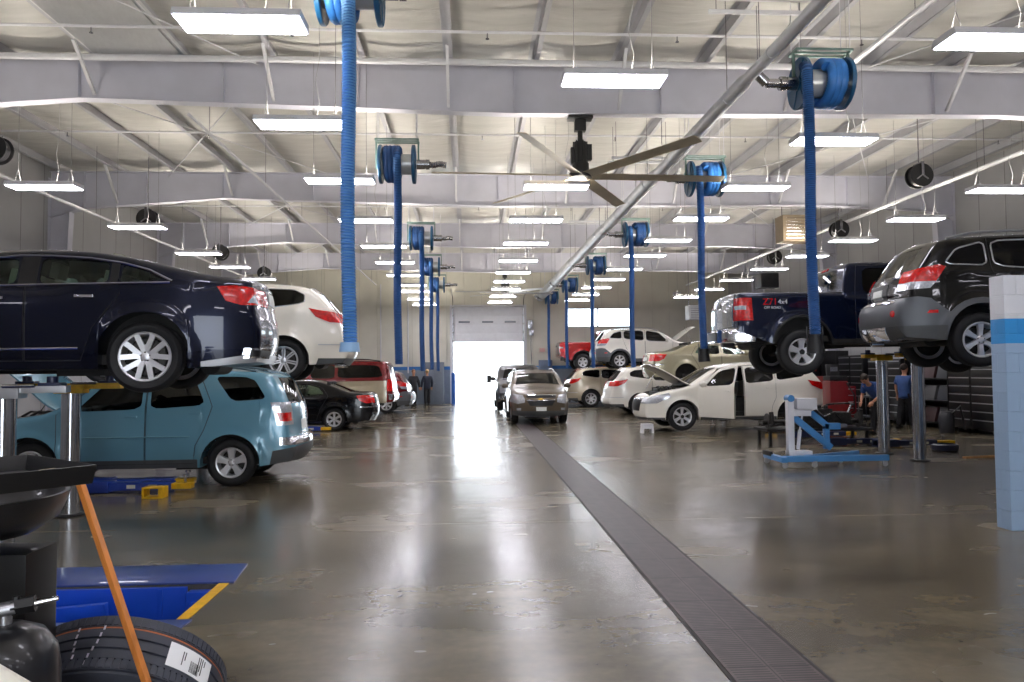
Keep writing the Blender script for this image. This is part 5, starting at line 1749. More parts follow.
floor_lift(8.35, 19.35, R(180), 'dark lift arm with yellow end under the open door of the white sport utility vehicle', NAVY)
floor_lift(8.62, 16.0, 0, 'dark blue lift arm with yellow end on the floor between the two steel posts', NAVY, .75)
floor_lift(9.50, 15.5, 0, 'lift arm with yellow end on the floor just right of the nearer steel post', NAVY, .75)
floor_lift(8.75, 17.9, 0, 'lift arm with yellow end on the floor furthest back behind the steel posts', NAVY)
t = empty('adapter_block', 'small yellow open block on the floor before the blue lift arm', 'block', (-4.33, 10.62, 0))
m = MB().bx(-.14, .14, -.1, .1, 0, .02).bx(-.14, .14, -.1, .1, .13, .15).bx(-.14, -.11, -.1, .1, .02, .13).bx(.08, .14, -.1, .1, .02, .13)
m.build('block', YEL, t, bev=.004)

# alignment lift runways flush in the floor
RUN = mat('runway_blue', '27418c', .35, 0, .3, var=.12, scale=3)
RUNB = mat('runway_bright_blue', '1c4fd0', .35, 0, .4, var=.06, scale=3)
t = empty('alignment_lift', 'blue steel runways of an alignment lift sunk flush in the floor at lower left', 'car lift', (-4, 6.2, 0))
m = MB().prism([(-3.0, .06), (2.08, .06), (2.02, .64), (-3.0, .64)], 'Z', -.03, .012)
m.build('runway', RUN, t, bev=.004)
m = MB().prism([(-3.0, -1.5), (2.02, -1.5), (2.08, -.86), (-3.0, -.86)], 'Z', -.03, .012)
m.build('runway', RUN, t, bev=.004)
m = MB().bx(-2.9, 1.72, .0, .05, -.26, -.012).bx(1.50, 1.54, -.006, .05, -.24, -.02)
m.build('side_beam', RUNB, t, bev=.004)
m = MB().bx(1.74, 1.95, -.05, .05, -.22, -.04).cyl((1.8, -.04, -.14), (1.8, -.07, -.14), .03, 12).cyl((1.9, -.05, -.1), (1.9, -.065, -.1), .015, 8)
m.build('end_stop', RUNB, t, bev=.01)
m = MB()
m.bar((-1.9, -.2, -.34), (1.2, -.2, -.12), .06, .12).bar((-1.9, -.2, -.12), (1.2, -.2, -.34), .06, .12)
m.bar((-1.9, -.66, -.34), (1.2, -.66, -.12), .06, .12).bar((-1.9, -.66, -.12), (1.2, -.66, -.34), .06, .12)
m.cyl((-.35, -.75, -.23), (-.35, -.1, -.23), .05, 12)
m.build('scissor_leg', RUNB, t, bev=.004)
MB().bx(-2.9, 1.9, -.85, .0, -.41, -.38).build('base_plate', mat('pit_steel', '3a3f4c', .5, .4), t)
m = MB().add([(-2.03, 5.30, .003), (-1.955, 5.30, .003), (-1.955, 6.26, .003), (-2.03, 6.26, .003)], [(0, 1, 2, 3)])
m = MB().bx(-2.035, -1.955, 5.36, 6.24, -.10, .006)
struct(m.build('trim_3', YEL, ang=0), 'yellow edge strip along the pit')

# ------------------------------------------------------------------ blue engine crane on casters
HB = mat('crane_blue', '4c8cc8', .4, 0, .3, var=.08)
t = empty('shop_crane', 'light blue and white wheeled shop crane standing in front of the steel posts', 'crane', (6.2, 12.85, 0))
X0 = 6.2
m = MB()
m.bx(5.27-X0, 7.15-X0, -.33, -.24, .10, .20)
m.bar((5.45-X0, -.28, .15), (7.0-X0, .45, .15), .08, .09)
m.bx(5.24-X0, 5.34-X0, -.40, .42, .10, .19)
m.build('base', HB, t, bev=.006)
MB().bx(5.22-X0, 5.27-X0, .05, .4, .16, .24).build('foot_bar', DARK, t, bev=.01)
for k, (x, y) in enumerate(((5.32, -.33), (5.85, -.30), (6.55, .2), (7.1, -.28), (6.98, .45), (5.3, .4))):
    c = MB().cyl((x-X0, y-.018, .045), (x-X0, y+.018, .045), .045, 16)
    c.bx(x-X0-.035, x-X0+.035, y-.03, y+.03, .075, .11).bx(x-X0-.02, x-X0+.02, y-.03, y-.022, .03, .1).bx(x-X0-.02, x-X0+.02, y+.022, y+.03, .03, .1)
    c.build('caster', mat('caster_white', 'c2c2c4', .35, .2), t)
m = MB().bx(5.51-X0, 5.62-X0, -.06, .06, .18, 1.20).bx(5.51-X0, 5.92-X0, -.09, .09, .18, .26)
m.build('mast', WHT, t, bev=.012)
m = MB().bx(5.66-X0, 6.02-X0, -.09, .09, .98, 1.17).bx(5.60-X0, 5.92-X0, -.07, .07, .86, .95).prism([(5.6-X0, .98), (6.02-X0, .98), (5.85-X0, .9), (5.6-X0, .86)], 'Y', -.05, .05)
m.build('head', WHT, t, bev=.01)
MB().cyl((5.56-X0, -.09, 1.17), (5.56-X0, .09, 1.17), .06, 16).build('pivot', HB, t)
m = MB().bar((5.60-X0, -.02, .86), (6.28-X0, -.02, .30), .07, .11).bar((5.84-X0, .02, 1.0), (6.26-X0, .02, .66), .07, .10).bx(6.18-X0, 6.46-X0, -.03, .07, .62, .73).bx(6.18-X0, 6.26-X0, -.03, .07, .28, .72)
m.build('boom', HB, t, bev=.006)
m = MB().cyl((5.70-X0, 0, .28), (5.74-X0, 0, .62), .032, 14).cyl((5.74-X0, 0, .62), (5.80-X0, 0, .95), .016, 10)
m.build('hydraulic_ram', WHT, t)
MB().bx(6.44-X0, 6.58-X0, -.02, .06, .65, .71).build('boom_tip', SILT, t, bev=.005)

# ------------------------------------------------------------------ engine and axle assembly on a table
EM = mat('engine_grime', '3a3836', .5, .5, var=.5, scale=18)
t = empty('engine_table', 'low dark rolling table under the dismounted engine and axle assembly', 'table', (7.7, 16.6, 0))
MB().bx(-1.2, 1.2, -.4, .4, .30, .36).build('table_top', DARK, t, bev=.01)
for x in (-1.1, 1.1):
    for y in (-.32, .32): MB().bx(x-.03, x+.03, y-.03, y+.03, 0, .30).build('leg', DARK, t)
t = empty('engine_assembly', 'dark greasy engine and axle assembly with hoses lying behind the blue crane', 'engine', (7.7, 16.6, .36))
m = MB()
rg = random.Random(3)
m.bx(-.3, .35, -.28, .28, 0, .42).bx(.35, .8, -.22, .2, .05, .34)
for k in range(4): m.cyl((-.2+k*.15, -.15, .42), (-.2+k*.15, -.15, .50), .05, 10)
m.build('engine_block', EM, t, bev=.02)
m = MB().cyl((-1.15, 0, .12), (1.15, 0, .12), .055, 14)
for s_ in (-1, 1):
    m.bar((s_*1.1, -.3, .06), (s_*.4, .2, .08), .08, .05).bar((s_*1.1, .3, .06), (s_*.4, -.2, .08), .08, .05)
    m.cyl((s_*1.0, -.25, .05), (s_*1.02, -.2, .36), .05, 12)
m.build('axle', EM, t)
m = MB()
for s_ in (-1, 1): m.lathe([(.001, s_*1.05), (.16, s_*1.05), (.16, s_*1.05+.03), (.001, s_*1.05+.03)], (0, 0, .16), 'X', 24)
m.build('brake_disc', mat('brake_iron', '4a4846', .5, .7), t)
for k in range(9):
    a = [rg.uniform(-.9, .9), rg.uniform(-.3, .1), rg.uniform(.2, .4)]
    pts = [tuple(a)]
    for q in range(4):
        a = [a[0]+rg.uniform(-.2, .3), a[1]+rg.uniform(-.12, .12), max(.08, min(.52, a[2]+rg.uniform(-.16, .16)))]
        pts.append(tuple(a))
    MB().tube(chaikin3(pts) if False else pts, rg.uniform(.014, .03), 8).build('hose', DARK if k % 2 else STEEL, t)

# ------------------------------------------------------------------ right-hand workshop clutter
CHEST = mat('chest_black', '0e0e10', .35, 0, .4, var=.1)
def chest(x, y, w, d, h, rz, nd, label, body=CHEST, cat='tool chest', grp='tool chests by the right wall'):
    t = empty('tool_chest', label, cat, (x, y, 0), rz, grp)
    MB().bx(-w/2, w/2, -d/2, d/2, .12, h).build('body', body, t, bev=.01)
    dh = (h-.22)/nd
    for c in (-1, 1):
        for k in range(nd):
            z = .17+k*dh
            dr = MB().bx(c*w/4-w/4+.03, c*w/4+w/4-.03, -d/2-.015, -d/2+.002, z+.01, z+dh-.01).build('drawer', body, t, bev=.004)
            MB().bx(c*w/4-w/4+.06, c*w/4+w/4-.06, -d/2-.035, -d/2-.012, z+dh-.04, z+dh-.018).build('handle', SILT, dr)
    for x_ in (-w/2+.1, w/2-.1):
        for y_ in (-d/2+.1, d/2-.1): MB().cyl((x_-.02, y_, .06), (x_+.02, y_, .06), .06, 12).bx(x_-.03, x_+.03, y_-.03, y_+.03, .1, .125).build('caster', DARK, t)
    return t
chest(13.0, 16.4, 1.8, .75, 1.85, R(-90), 9, 'black tool chest with silver drawer handles nearest to the block wall')
chest(13.0, 18.3, 1.8, .75, 1.7, R(-90), 7, 'slightly lower black tool chest behind the nearest one along the right wall')
chest(12.95, 22.2, 1.8, .75, 1.95, R(-90), 8, 'tall black tool chest behind the mechanic at the right wall')
REDC = mat('tool_red', '7c1218', .3, 0, .6, var=.1)
chest(10.85, 21.6, .75, .55, 1.15, 0, 5, 'red tool cabinet standing behind the bending mechanic', REDC, grp=None)
t = empty('service_machine', 'tall red and black service machine beside the bending mechanic', 'machine', (9.55, 19.2, 0))
MB().bx(-.24, .24, -.22, .22, .1, 1.35).build('cabinet', REDC, t, bev=.03)
MB().box((0, 0, 1.42), (.46, .40, .12), None).box((0, .12, 1.62), (.34, .08, .34), (R(-8), 0, 0)).build('head', DARK, t, bev=.02)
MB().bx(-.10, .10, .05, .075, 1.60, 1.72).build('display', STEEL, t)
MB().tube([(.2, -.22, 1.3), (.3, -.4, 1.0), (.28, -.42, .6), (.2, -.26, .5)], .018, 8).build('hose', DARK, t)
MB().cyl((-.26, .12, .1), (-.21, .12, .1), .1, 14).cyl((.21, .12, .1), (.26, .12, .1), .1, 14).bx(-.2, .2, -.2, -.1, 0, .1).build('wheel', DARK, t)
# bench with cartons
t = empty('work_bench', 'steel work bench with stacked cartons beyond the white car near the right wall', 'bench', (10.6, 23.2, 0))
MB().bx(-.9, .9, -.35, .35, .88, .93).build('bench_top', mat('bench_dark_steel', '3c3e42', .4, .5), t, bev=.005)
for x in (-.84, .84):
    for y in (-.3, .3): MB().bx(x-.025, x+.025, y-.025, y+.025, 0, .88).build('leg', DARK, t)
MB().bx(-.86, .86, -.3, .3, .3, .33).build('shelf', DARK, t)
for k, (x, z, w, h, c, l) in enumerate(((-.55, .93, .42, .34, 'b9c4ae', 'pale green carton at the left end of the bench, lower one'), (-.55, 1.27, .38, .3, 'd8d4cc', 'white carton stacked on the pale green carton'), (-.08, .93, .4, .38, '5ea06c', 'green carton in the middle of the bench'), (-.08, 1.31, .36, .28, 'cfd2cf', 'off white carton on top of the green carton'), (.4, .93, .4, .5, '7c2a26', 'dark red carton on the right part of the bench'), (.1, 1.59, .3, .2, 'a43a34', 'small red box on the very top of the carton stack'))):
    o = MB().bx(-w/2, w/2, -.16, .16, 0, h).build('carton', mat('carton_'+c, c, .7, var=.06), bev=.006, loc=(10.6+x, 23.15, z))
    tag(o, l, 'box', 'cartons on the bench')
    MB().bx(-w/2+.03, w/2-.03, -.164, -.159, h*.4, h*.55).build('tape', mat('carton_tape', 'a08a60', .5), o)
for k, (x, y, w_, h_, l) in enumerate(((10.85, 26.3, 1.0, 2.3, 'left'), (11.9, 26.3, 1.0, 2.45, 'middle'), (12.95, 26.3, 1.0, 2.3, 'right'))):  # lockers added to block the bright walls and keep this corner dark
    t = empty('backdrop_locker', l+' tall black locker added as a dark backdrop behind the work bench on the right', 'cabinet', (x, y, 0), 0, 'added lockers behind the bench')
    MB().bx(-w_/2, w_/2, -.3, .3, 0, h_).build('body', CHEST, t, bev=.01)
    for s_ in (-1, 1):
        d_ = MB().bx(s_*w_/4-w_/4+.02, s_*w_/4+w_/4-.02, -.315, -.298, .08, h_-.06).build('locker_door', CHEST, t, bev=.004)
        MB().bx(s_*.06-.008, s_*.06+.008, -.34, -.315, 1.0, 1.2).build('handle', STEEL, d_)
t = empty('backdrop_rack', 'dark shelving rack with bins, added to darken the right wall behind the tool chests', 'shelf', (12.98, 20.3, 0))  # rack and its bins added to fill this side with dark
chest(13.0, 24.3, 1.6, .75, 2.1, R(-90), 9, 'tallest black tool chest, added to darken the far end of the row by the right wall')  # added to cover a light patch of wall beside the lockers
MB().bx(.29, .31, -1.0, 1.0, .1, 2.2).build('dark_backdrop', DARK, t)  # dark sheet added as a backdrop in front of the pale wall
for z in (.15, .75, 1.35, 1.95): MB().bx(-.3, .3, -1.0, 1.0, z, z+.04).build('shelf', DARK, t)
for x in (-.28, .28):
    for y in (-.97, .97): MB().bx(x-.02, x+.02, y-.02, y+.02, 0, 2.2).build('upright', DARK, t)
for i, z in enumerate((.19, .79, 1.39)):
    for j in range(3):
        c = ('26282e', '3a2224', '2c3038', '4a4a4c')[(i*2+j) % 4]
        o = MB().prism([(-.24, 0), (.22, 0), (.22, .4), (-.14, .4)], 'Y', -.26, .26).build('storage_bin', mat('bin_'+c, c, .5), bev=.01, loc=(12.98, 19.65+j*.64, z))
        tag(o, '%s dark bin on the %s shelf of the added dark rack by the right wall' % (('nearest', 'middle', 'far')[j], ('bottom', 'second', 'third')[i]), 'bin', 'bins on the dark rack')
# shop cart + drum
t = empty('parts_cart', 'two shelf grey parts cart beside the standing mechanic', 'cart', (11.35, 20.6, 0))
for z in (.3, .85): MB().bx(-.35, .35, -.22, .22, z, z+.05).build('shelf', mat('cart_grey', '55585c', .4, .3), t, bev=.01)
for x in (-.33, .33):
    for y in (-.2, .2):
        MB().cyl((x, y, .08), (x, y, .9), .014, 8).build('upright', STEEL, t)
        MB().cyl((x-.015, y, .05), (x+.015, y, .05), .05, 12).build('caster', DARK, t)
o = MB().bx(-.13, .13, -.1, .1, 0, .16).bx(-.05, .05, -.015, .015, .16, .2).build('tool_box', mat('grey_box', 'a0a0a2', .4, .2), bev=.01, loc=(11.30, 20.58, .90))
tag(o, 'small grey tool box on top of the parts cart', 'tool box')
m = MB().lathe([(.001, 0), (.17, 0), (.18, .05), (.18, .45), (.13, .55), (.001, .57)], n=24)
o = m.build('shop_vacuum', mat('vac_dark', '2c2c30', .4), loc=(12.15, 18.6, .0)); tag(o, 'squat dark round shop vacuum by the tool chests', 'vacuum')
MB().tube([(.1, -.1, .5), (.2, -.25, .7), (.3, -.2, .4), (.34, -.2, .1)], .03, 10).build('hose', DARK, o)
# piece of wood and pads on the floor right
o = MB().box((0, 0, .02), (.75, .07, .035), (0, 0, R(12))).build('wood_strip', mat('raw_wood', 'b98a58', .6, var=.2, scale=8), loc=(9.45, 13.5, 0)); tag(o, 'thin wooden strip on the floor left of the block wall', 'wood')
m = MB().lathe([(.20, .0), (.26, .03), (.26, .12), (.20, .15)], n=26, closed=True, sq=(1, .8))
o = m.build('drain_tub', mat('tub_navy', '23263e', .4), loc=(9.55, 14.7, 0)); tag(o, 'low dark round tub on the floor right of the steel posts', 'tub')
MB().lathe([(.001, .01), (.2, .01), (.2, .02), (.001, .02)], n=26, sq=(1, .8)).build('tub_bottom', DARK, o)
# white step stool
t = empty('step_stool', 'small white step stool alone on the floor left of the white car', 'stool', (4.69, 19.84, 0))
MB().bx(-.15, .15, -.12, .12, .21, .25).build('step', WHT, t, bev=.012)
for s_ in (-1, 1): MB().prism([(s_*.15, .21), (s_*.09, .21), (s_*.10, 0), (s_*.17, 0)], 'Y', -.12, .12).build('leg', WHT, t, bev=.006)
MB().bx(-.10, .10, -.11, -.09, .12, .21).build('front_web', WHT, t)

# far wall things
o = MB().bx(-.5, .5, -.3, .3, 0, 2.15).build('storage_cabinet', mat('cabinet_grey', '6d7684', .45, .2, var=.05), bev=.01, loc=(-1.85, 38.6, 0))
tag(o, 'tall grey metal cabinet against the far wall left of the big door', 'cabinet')
for s_ in (-1, 1):
    d_ = MB().bx(s_*.25-.235, s_*.25+.235, -.315, -.30, .08, 2.1).build('cabinet_door', MATS['cabinet_grey'], o, bev=.004)
    MB().bx(s_*.05-.008, s_*.05+.008, -.33, -.315, 1.0, 1.2).build('handle', STEEL, d_)
o = MB().cyl((0, 0, 0), (0, 0, 1.55), .10, 20).lathe([(.10, 1.55), (.08, 1.60), (.001, 1.62)]).build('bollard', mat('bollard_blue', '2c62b8', .4, var=.05), loc=(-.86, 38.3, 0)); tag(o, 'bright blue bollard at the left side of the big door', 'bollard')
o = MB().bx(-.35, .35, -.1, .1, 0, .5).build('wall_box', mat('cabinet_bluegrey', '66758c', .4), bev=.01, loc=(3.9, 38.82, 1.72)); tag(o, 'blue grey box on the far wall right of the big door', 'box')
o = MB().bx(-.14, .14, -.03, .03, 0, .2).build('exit_sign', mat('exit_red_pale', 'd9b0a8', .5), bev=.005, loc=(3.75, 38.94, 2.65)); tag(o, 'small pale red sign on the far wall right of the big door', 'sign')
o = MB().bx(-.2, .2, -.06, .06, 0, .35).build('wall_box', WHT, bev=.01, loc=(10.9, 38.9, 5.4)); tag(o, 'small white box high on the far wall right of the window', 'box')
for k, (x, z) in enumerate(((-4.6, 2.9), (-3.2, 2.6))):
    m = MB().cyl((x, YF-.06, z-1.0 if k else z-.9), (x, YF-.06, 6.2), .03, 8)
    tag(m.build('wall_pipe', PIPE), ('left' if k == 0 else 'right')+' pale vertical pipe on the far wall behind the left hoses', 'pipe')

# ------------------------------------------------------------------ foreground
FB = mat('drain_black', '131315', .38, .1, .1, var=.2, scale=8)
FG = mat('drain_grey', '222226', .35, .2, .3, var=.15, scale=8)
t = empty('oil_drain', 'black rectangular tray and round bowl on a black column at the left edge', 'drain', (-1.62, 2.5, 0))
P1 = Vector((-1.11, 2.31, 1.41)); d1 = Vector((-.76, .65, 0)); d2 = Vector((-.65, -.76, 0))
c0 = [P1, P1+d1*.50, P1+d1*.50+d2*.62, P1+d2*.62]
cen = sum(c0, Vector())/4
m = MB()
vs = []
for sc_, z in ((1, 1.43), (.97, 1.375), (.95, 1.38), (.975, 1.432)):
    for p in c0:
        q = cen+(p-cen)*sc_; vs.append((q.x+1.62, q.y-2.5, z))
fs = []
for a, b in ((0, 1), (2, 3), (3, 0)):
    for i in range(4): fs.append((a*4+i, a*4+(i+1) % 4, b*4+(i+1) % 4, b*4+i))
fs += [(4, 5, 6, 7), (8, 9, 10, 11)]
m.add(vs, fs)
m.build('tray', FB, t, bev=.004)
m = MB().lathe([(.001, 1.165), (.09, 1.168), (.20, 1.19), (.27, 1.235), (.295, 1.29), (.30, 1.315), (.285, 1.315), (.27, 1.27), (.18, 1.21), (.001, 1.19)], (0.0, 0.0, 0), 'Z', 48)
m.build('bowl', FG, t, ang=50)
m = MB().box((0, 0, .62), (.07, .07, .3))
m = MB().cyl((0, 0, 1.16), (0, 0, 1.10), .06, 20).bx(-.05, .235, -.06, .12, .05, 1.14)
m.build('column', FB, t, bev=.008)
MB().bx(-.30, -.17, -.05, .05, .05, 1.25).build('rear_column', DARK, t, bev=.008)
MB().bx(-.4, .35, -.3, .3, 0, .06).build('base', DARK, t, bev=.01)
o = MB().lathe([(.001, -.004), (.05, -.004), (.05, .004), (.001, .004)], axis='Y', n=20).build('dial', SILT, t, loc=(-.23, -.055, .98))
# paper on the tray
q = cen+(P1+d1*.3-cen)*.55
o = MB().box((0, 0, 0), (.16, .10, .002), (R(4), R(-6), R(20))).build('cardboard_piece', mat('cardboard_tan', '9a8c74', .7, var=.1), loc=(-1.34, 2.42, 1.395)); tag(o, 'tan piece of cardboard lying in the black tray', 'cardboard')

t = empty('air_tank', 'black air tank with brass and silver valve at the lower left corner', 'tank', (-1.315, 2.22, .06))
m = MB().lathe([(.001, .16), (.08, .17), (.125, .21), (.14, .27), (.14, .80), (.132, .86), (.10, .91), (.05, .935), (.001, .94)], n=40)
m.build('tank_body', FG, t, ang=60)
m = MB()
for a in (0, 2.1, 4.2): m.bar((.09*cos(a), .09*sin(a), .2), (.14*cos(a), .14*sin(a), 0), .03, .01)
m.build('foot', DARK, t)
BR = mat('brass', 'b08a4a', .3, .8, var=.1)
m = MB().cyl((0, 0, .93), (0, 0, .985), .018, 12).cyl((-.10, -.04, .965), (.03, .0, .985), .02, 14)
m.build('valve_body', SILT, t)
MB().cyl((-.22, -.08, .945), (-.10, -.04, .965), .015, 12).build('brass_fitting', BR, t)
MB().cyl((.02, 0, .984), (.075, .015, .99), .024, 6).cyl((.03, .0, .99), (.03, 0, 1.015), .01, 8).build('valve_nut', DARK, t)
MB().cyl((.07, .012, .99), (.13, .03, .998), .012, 12, r2=.006).build('nozzle_tip', CHR, t)
MB().tube([(-.22, -.10, .80), (-.17, -.12, .86), (-.11, -.13, .84), (-.09, -.13, .76), (-.09, -.13, .60)], .022, 12).build('hose', DARK, t)
o = MB().tube([(-1.5, 1.9, 1.06), (-1.3, 1.9, 1.03), (-1.16, 1.9, .985), (-1.07, 1.9, .93), (-1.02, 1.9, .85), (-1.0, 1.9, .6), (-1.0, 1.9, .02)], .026, 14).build('white_hose', mat('hose_cream', 'ded9cc', .4)); tag(o, 'thick cream hose bending down in front of the black tank', 'hose')

# leaning new tyre with label
T_ = empty('loose_tyre', 'new black tyre with a white paper label leaning at the lower left', 'tyre', (0, 0, 0))
r = .352; w = .245
ax = Vector((0.05, -.80, -.60)).normalized()
cc = Vector((-1.285, 2.86, .515))
prof = [(.215, -.09), (.24, -.118), (.28, -.128), (.318, -.120), (.338, -.108)]
tp = []
for g0, g1 in ((-.104, -.060), (-.050, -.010), (.0, .045), (.055, .104)):
    pass
rib = [(-.100, -.058), (-.050, -.020), (-.010, .020), (.030, .060), (.068, .100)]
for a, b_ in rib: tp += [(r-.012 if a == -.100 else r-.009, a-.001), (r-.001, a), (r, (a+b_)/2), (r-.001, b_), (r-.009 if b_ != .100 else r-.012, b_+.001)]
prof += tp+[(.338, .108), (.318, .120), (.28, .128), (.24, .118), (.215, .09)]
u = ax.cross(Vector((0, 0, 1))).normalized(); v = u.cross(ax)
Mx = Matrix((u, v, ax)).transposed().to_4x4(); Mx.translation = cc
m = MB().lathe(prof, (0, 0, 0), 'Z', 96, closed=True)
nb = 96
for i in range(nb):
    a = 2*pi*i/nb
    for z in (-.080, .080):
        m.box(((r+.0005)*cos(a), (r+.0005)*sin(a), z), (.004, .017, .034), (0, 0, a))
m.xf(Mx)
TR = mat('new_tyre_rubber', '3a3d48', .5, var=.12, scale=20)
m.build('tread_body', TR, T_, ang=35)
def ring(z, w_, nm, mt, rr):
    mm = MB().lathe([(rr, z-w_), (rr+.0012, z-w_), (rr+.0012, z+w_), (rr, z+w_)], n=96, closed=True).xf(Mx)
    mm.build(nm, mt, T_)
ring(-.054, .003, 'tread_stripe', mat('stripe_orange', 'a8603c', .6), r-.003)
ring(-.046, .004, 'tread_stripe', mat('stripe_greygreen', '6a7468', .6), r-.003)
def patch(a0, a1, z0, z1, dr, nm, mt, par=T_, n=10):
    mm = MB(); vs = []
    for i in range(n+1):
        a = a0+(a1-a0)*i/n
        for z in (z0, z1): vs.append(((r+dr)*cos(a), (r+dr)*sin(a), z))
        for z in (z0, z1): vs.append(((r+dr-.001)*cos(a), (r+dr-.001)*sin(a), z))
    fs = []
    for i in range(n):
        o_ = i*4
        fs += [(o_, o_+1, o_+5, o_+4), (o_+2, o_+6, o_+7, o_+3), (o_, o_+4, o_+6, o_+2), (o_+1, o_+3, o_+7, o_+5)]
    fs += [(0, 2, 3, 1), (4*n, 4*n+1, 4*n+3, 4*n+2)]
    mm.add(vs, fs).xf(Mx)
    return mm.build(nm, mt, par, ang=0)
def angle_of(px):  # angle on tyre whose point lies toward world +x side
    return px
# local angle: u axis direction decides left/right in the picture
su = 1 if u.x > 0 else -1
def ang(deg_from_top):  # positive = towards picture right
    # top = direction v or -v with largest z
    top = pi/2 if v.z > 0 else -pi/2
    sgn = -1 if (u.x > 0) == (v.z > 0) else 1
    return top+sgn*R(deg_from_top)
a0, a1 = ang(39), ang(70)
lb = patch(a0, a1, -.038, .050, .0025, 'paper_label', mat('label_white', 'eeeef0', .5, var=.02))
lb['label'] = 'white paper label with black bar code'
BK = mat('ink_black', '1a1a1a', .6)
k = 0
rg = random.Random(5)
da = (a1-a0)/42
for i in range(9):
    w_ = rg.choice((.35, .6, .9))*da*.5
    s0 = a0+da*(20+i*1.05)
    patch(s0, s0+w_, .0, .040, .0034, 'bar_code', BK, lb, 2)
for i, (p, z0, z1) in enumerate(((27, -.030, .035), (29, -.030, .02), (31, -.03, .03), (33.5, -.028, -.006), (12, -.02, .03), (14, -.02, .01))):
    patch(a0+da*p, a0+da*(p+.7), z0, z1, .0034, 'print_line', BK, lb, 2)
CH = mat('chalk_white', 'c9c3d2', .8)
for base_, sk in ((-13, 5), (3, -6)):
    for i in range(7):
        z = -.085+i*.026
        a = base_+sk*i/7+rg.uniform(-.5, .5)
        patch(ang(a), ang(a+1.0), z, z+.016, .0016, 'chalk_mark', CH, T_, 2)
# second tyre lying under it on the floor
o = MB().lathe([(.215, .0), (.25, .0), (.33, .012), (.36, .05), (.36, .19), (.33, .228), (.25, .24), (.215, .24)], (0, 0, 0), 'Z', 64, closed=True).build('floor_tyre', TR, loc=(-1.30, 2.55, 0)) if False else None
# wooden stick
t0 = Vector((-1.335, 2.66, 1.33)); t1 = Vector((-.80, 2.50, 0.0))
o = MB().bar(t0, t1, .024, .02).build('wooden_stick', mat('stick_wood', 'd0803a', .45, 0, .2, var=.18, scale=5, stretch=(8, 8, 1)), bev=.004)
tag(o, 'orange brown wooden stick leaning from the black tray down past the tyre', 'stick')
# ------------------------------------------------------------------ vehicles
def put(sp, over, name, label, cat, xhub, ynear, z, right=False, col='888888', **k):
    s = dict(sp); s.update(over)
    L, W = s['L'], s['W']
    th = R(k.pop('th', 0))
    rz = pi-th if right else th
    if right: h = Vector((s['xr']-L/2, W/2, 0))
    else: h = Vector(((s['xr'] if k.pop('rear', True) else s['xf'])-L/2, -W/2, 0))
    q = Vector((xhub, ynear, 0))-Matrix.Rotation(rz, 3, 'Z') @ h
    P = k.pop('paint', None) or paint('paint_'+col, col, k.pop('rough', .22), k.pop('metal', .25))
    return build_car(s, name, label, cat, (q.x, q.y, z), rz, P=P, **k)
GM = glass('glass_mid', (.22, .24, .24))
put(impala, {}, 'sedan', 'glossy dark blue sedan raised on chrome posts, nearest car on the left', 'car', -3.2, 7.55, 1.53, col='0a1026', metal=.5, seats=FABL, droop=.02, th=9)
put(equinox, dict(hood_open=50, seat=1), 'sport_utility_vehicle', 'teal blue sport utility vehicle with its hood open, parked on the floor at the left', 'car', -3.58, 11.45, 0, col='6597ad', metal=.15, th=2)
put(lam, {}, 'sport_utility_vehicle', 'white sport utility vehicle raised above the teal one on the left side', 'car', -3.36, 13.7, 1.53, col='e6e0d2', metal=.0, th=6)
put(sedan, dict(wheel=('six', .215, .215)), 'sedan', 'small black sedan on the floor at the left beyond the teal car', 'car', -3.95, 22.0, 0, col='0e0e12')
TT = mat('paint_tan', 'b7ab90', .25, .2, 1.)
put(burb, dict(feats=burb['feats']+[('lower_paint', TT, 'A', [(-.3, .3), (-.3, 1.0), (.6, 1.12), (5.34, 1.18), (5.34, .3)], -1.4, 1.4, .007, 'tan lower body paint')], doors=[]), 'sport_utility_vehicle', 'long dark red and tan sport utility vehicle behind the black sedan on the left', 'car', -3.94, 26.2, .20, col='6c0c12')
put(vue, dict(gl={'back': GDK}), 'sport_utility_vehicle', 'far dark red car at the left, beyond the red and tan vehicle', 'car', -3.4, 30.6, 0, col='5c0a14')
# aisle, facing the camera
def put_front(sp, over, label, x, yf, z, col, **k):
    s = dict(sp); s.update(over)
    return build_car(s, 'sport_utility_vehicle', label, 'car', (x, yf+s['L']/2, z), pi/2, P=paint('paint_'+col, col), **k)
put_front(eqx10, {}, 'brown sport utility vehicle facing the camera over the floor drain', 2.18, 23.2, 0, '5a4e40')
r, S = put_front(burb, dict(rail=None), 'dark sport utility vehicle with large mirrors parked behind the brown one', 2.05, 29.6, .05, '3c3a3c')
m = MB()
for s_ in (-1, 1):
    MB().bar((1.85-2.8, s_*.98, 1.28), (1.85-2.8, s_*1.20, 1.30), .03, .03).bx(1.80-2.8, 1.92-2.8, s_*1.18, s_*1.36, 1.14, 1.46).build('towing_mirror', DARK, r, bev=.02)
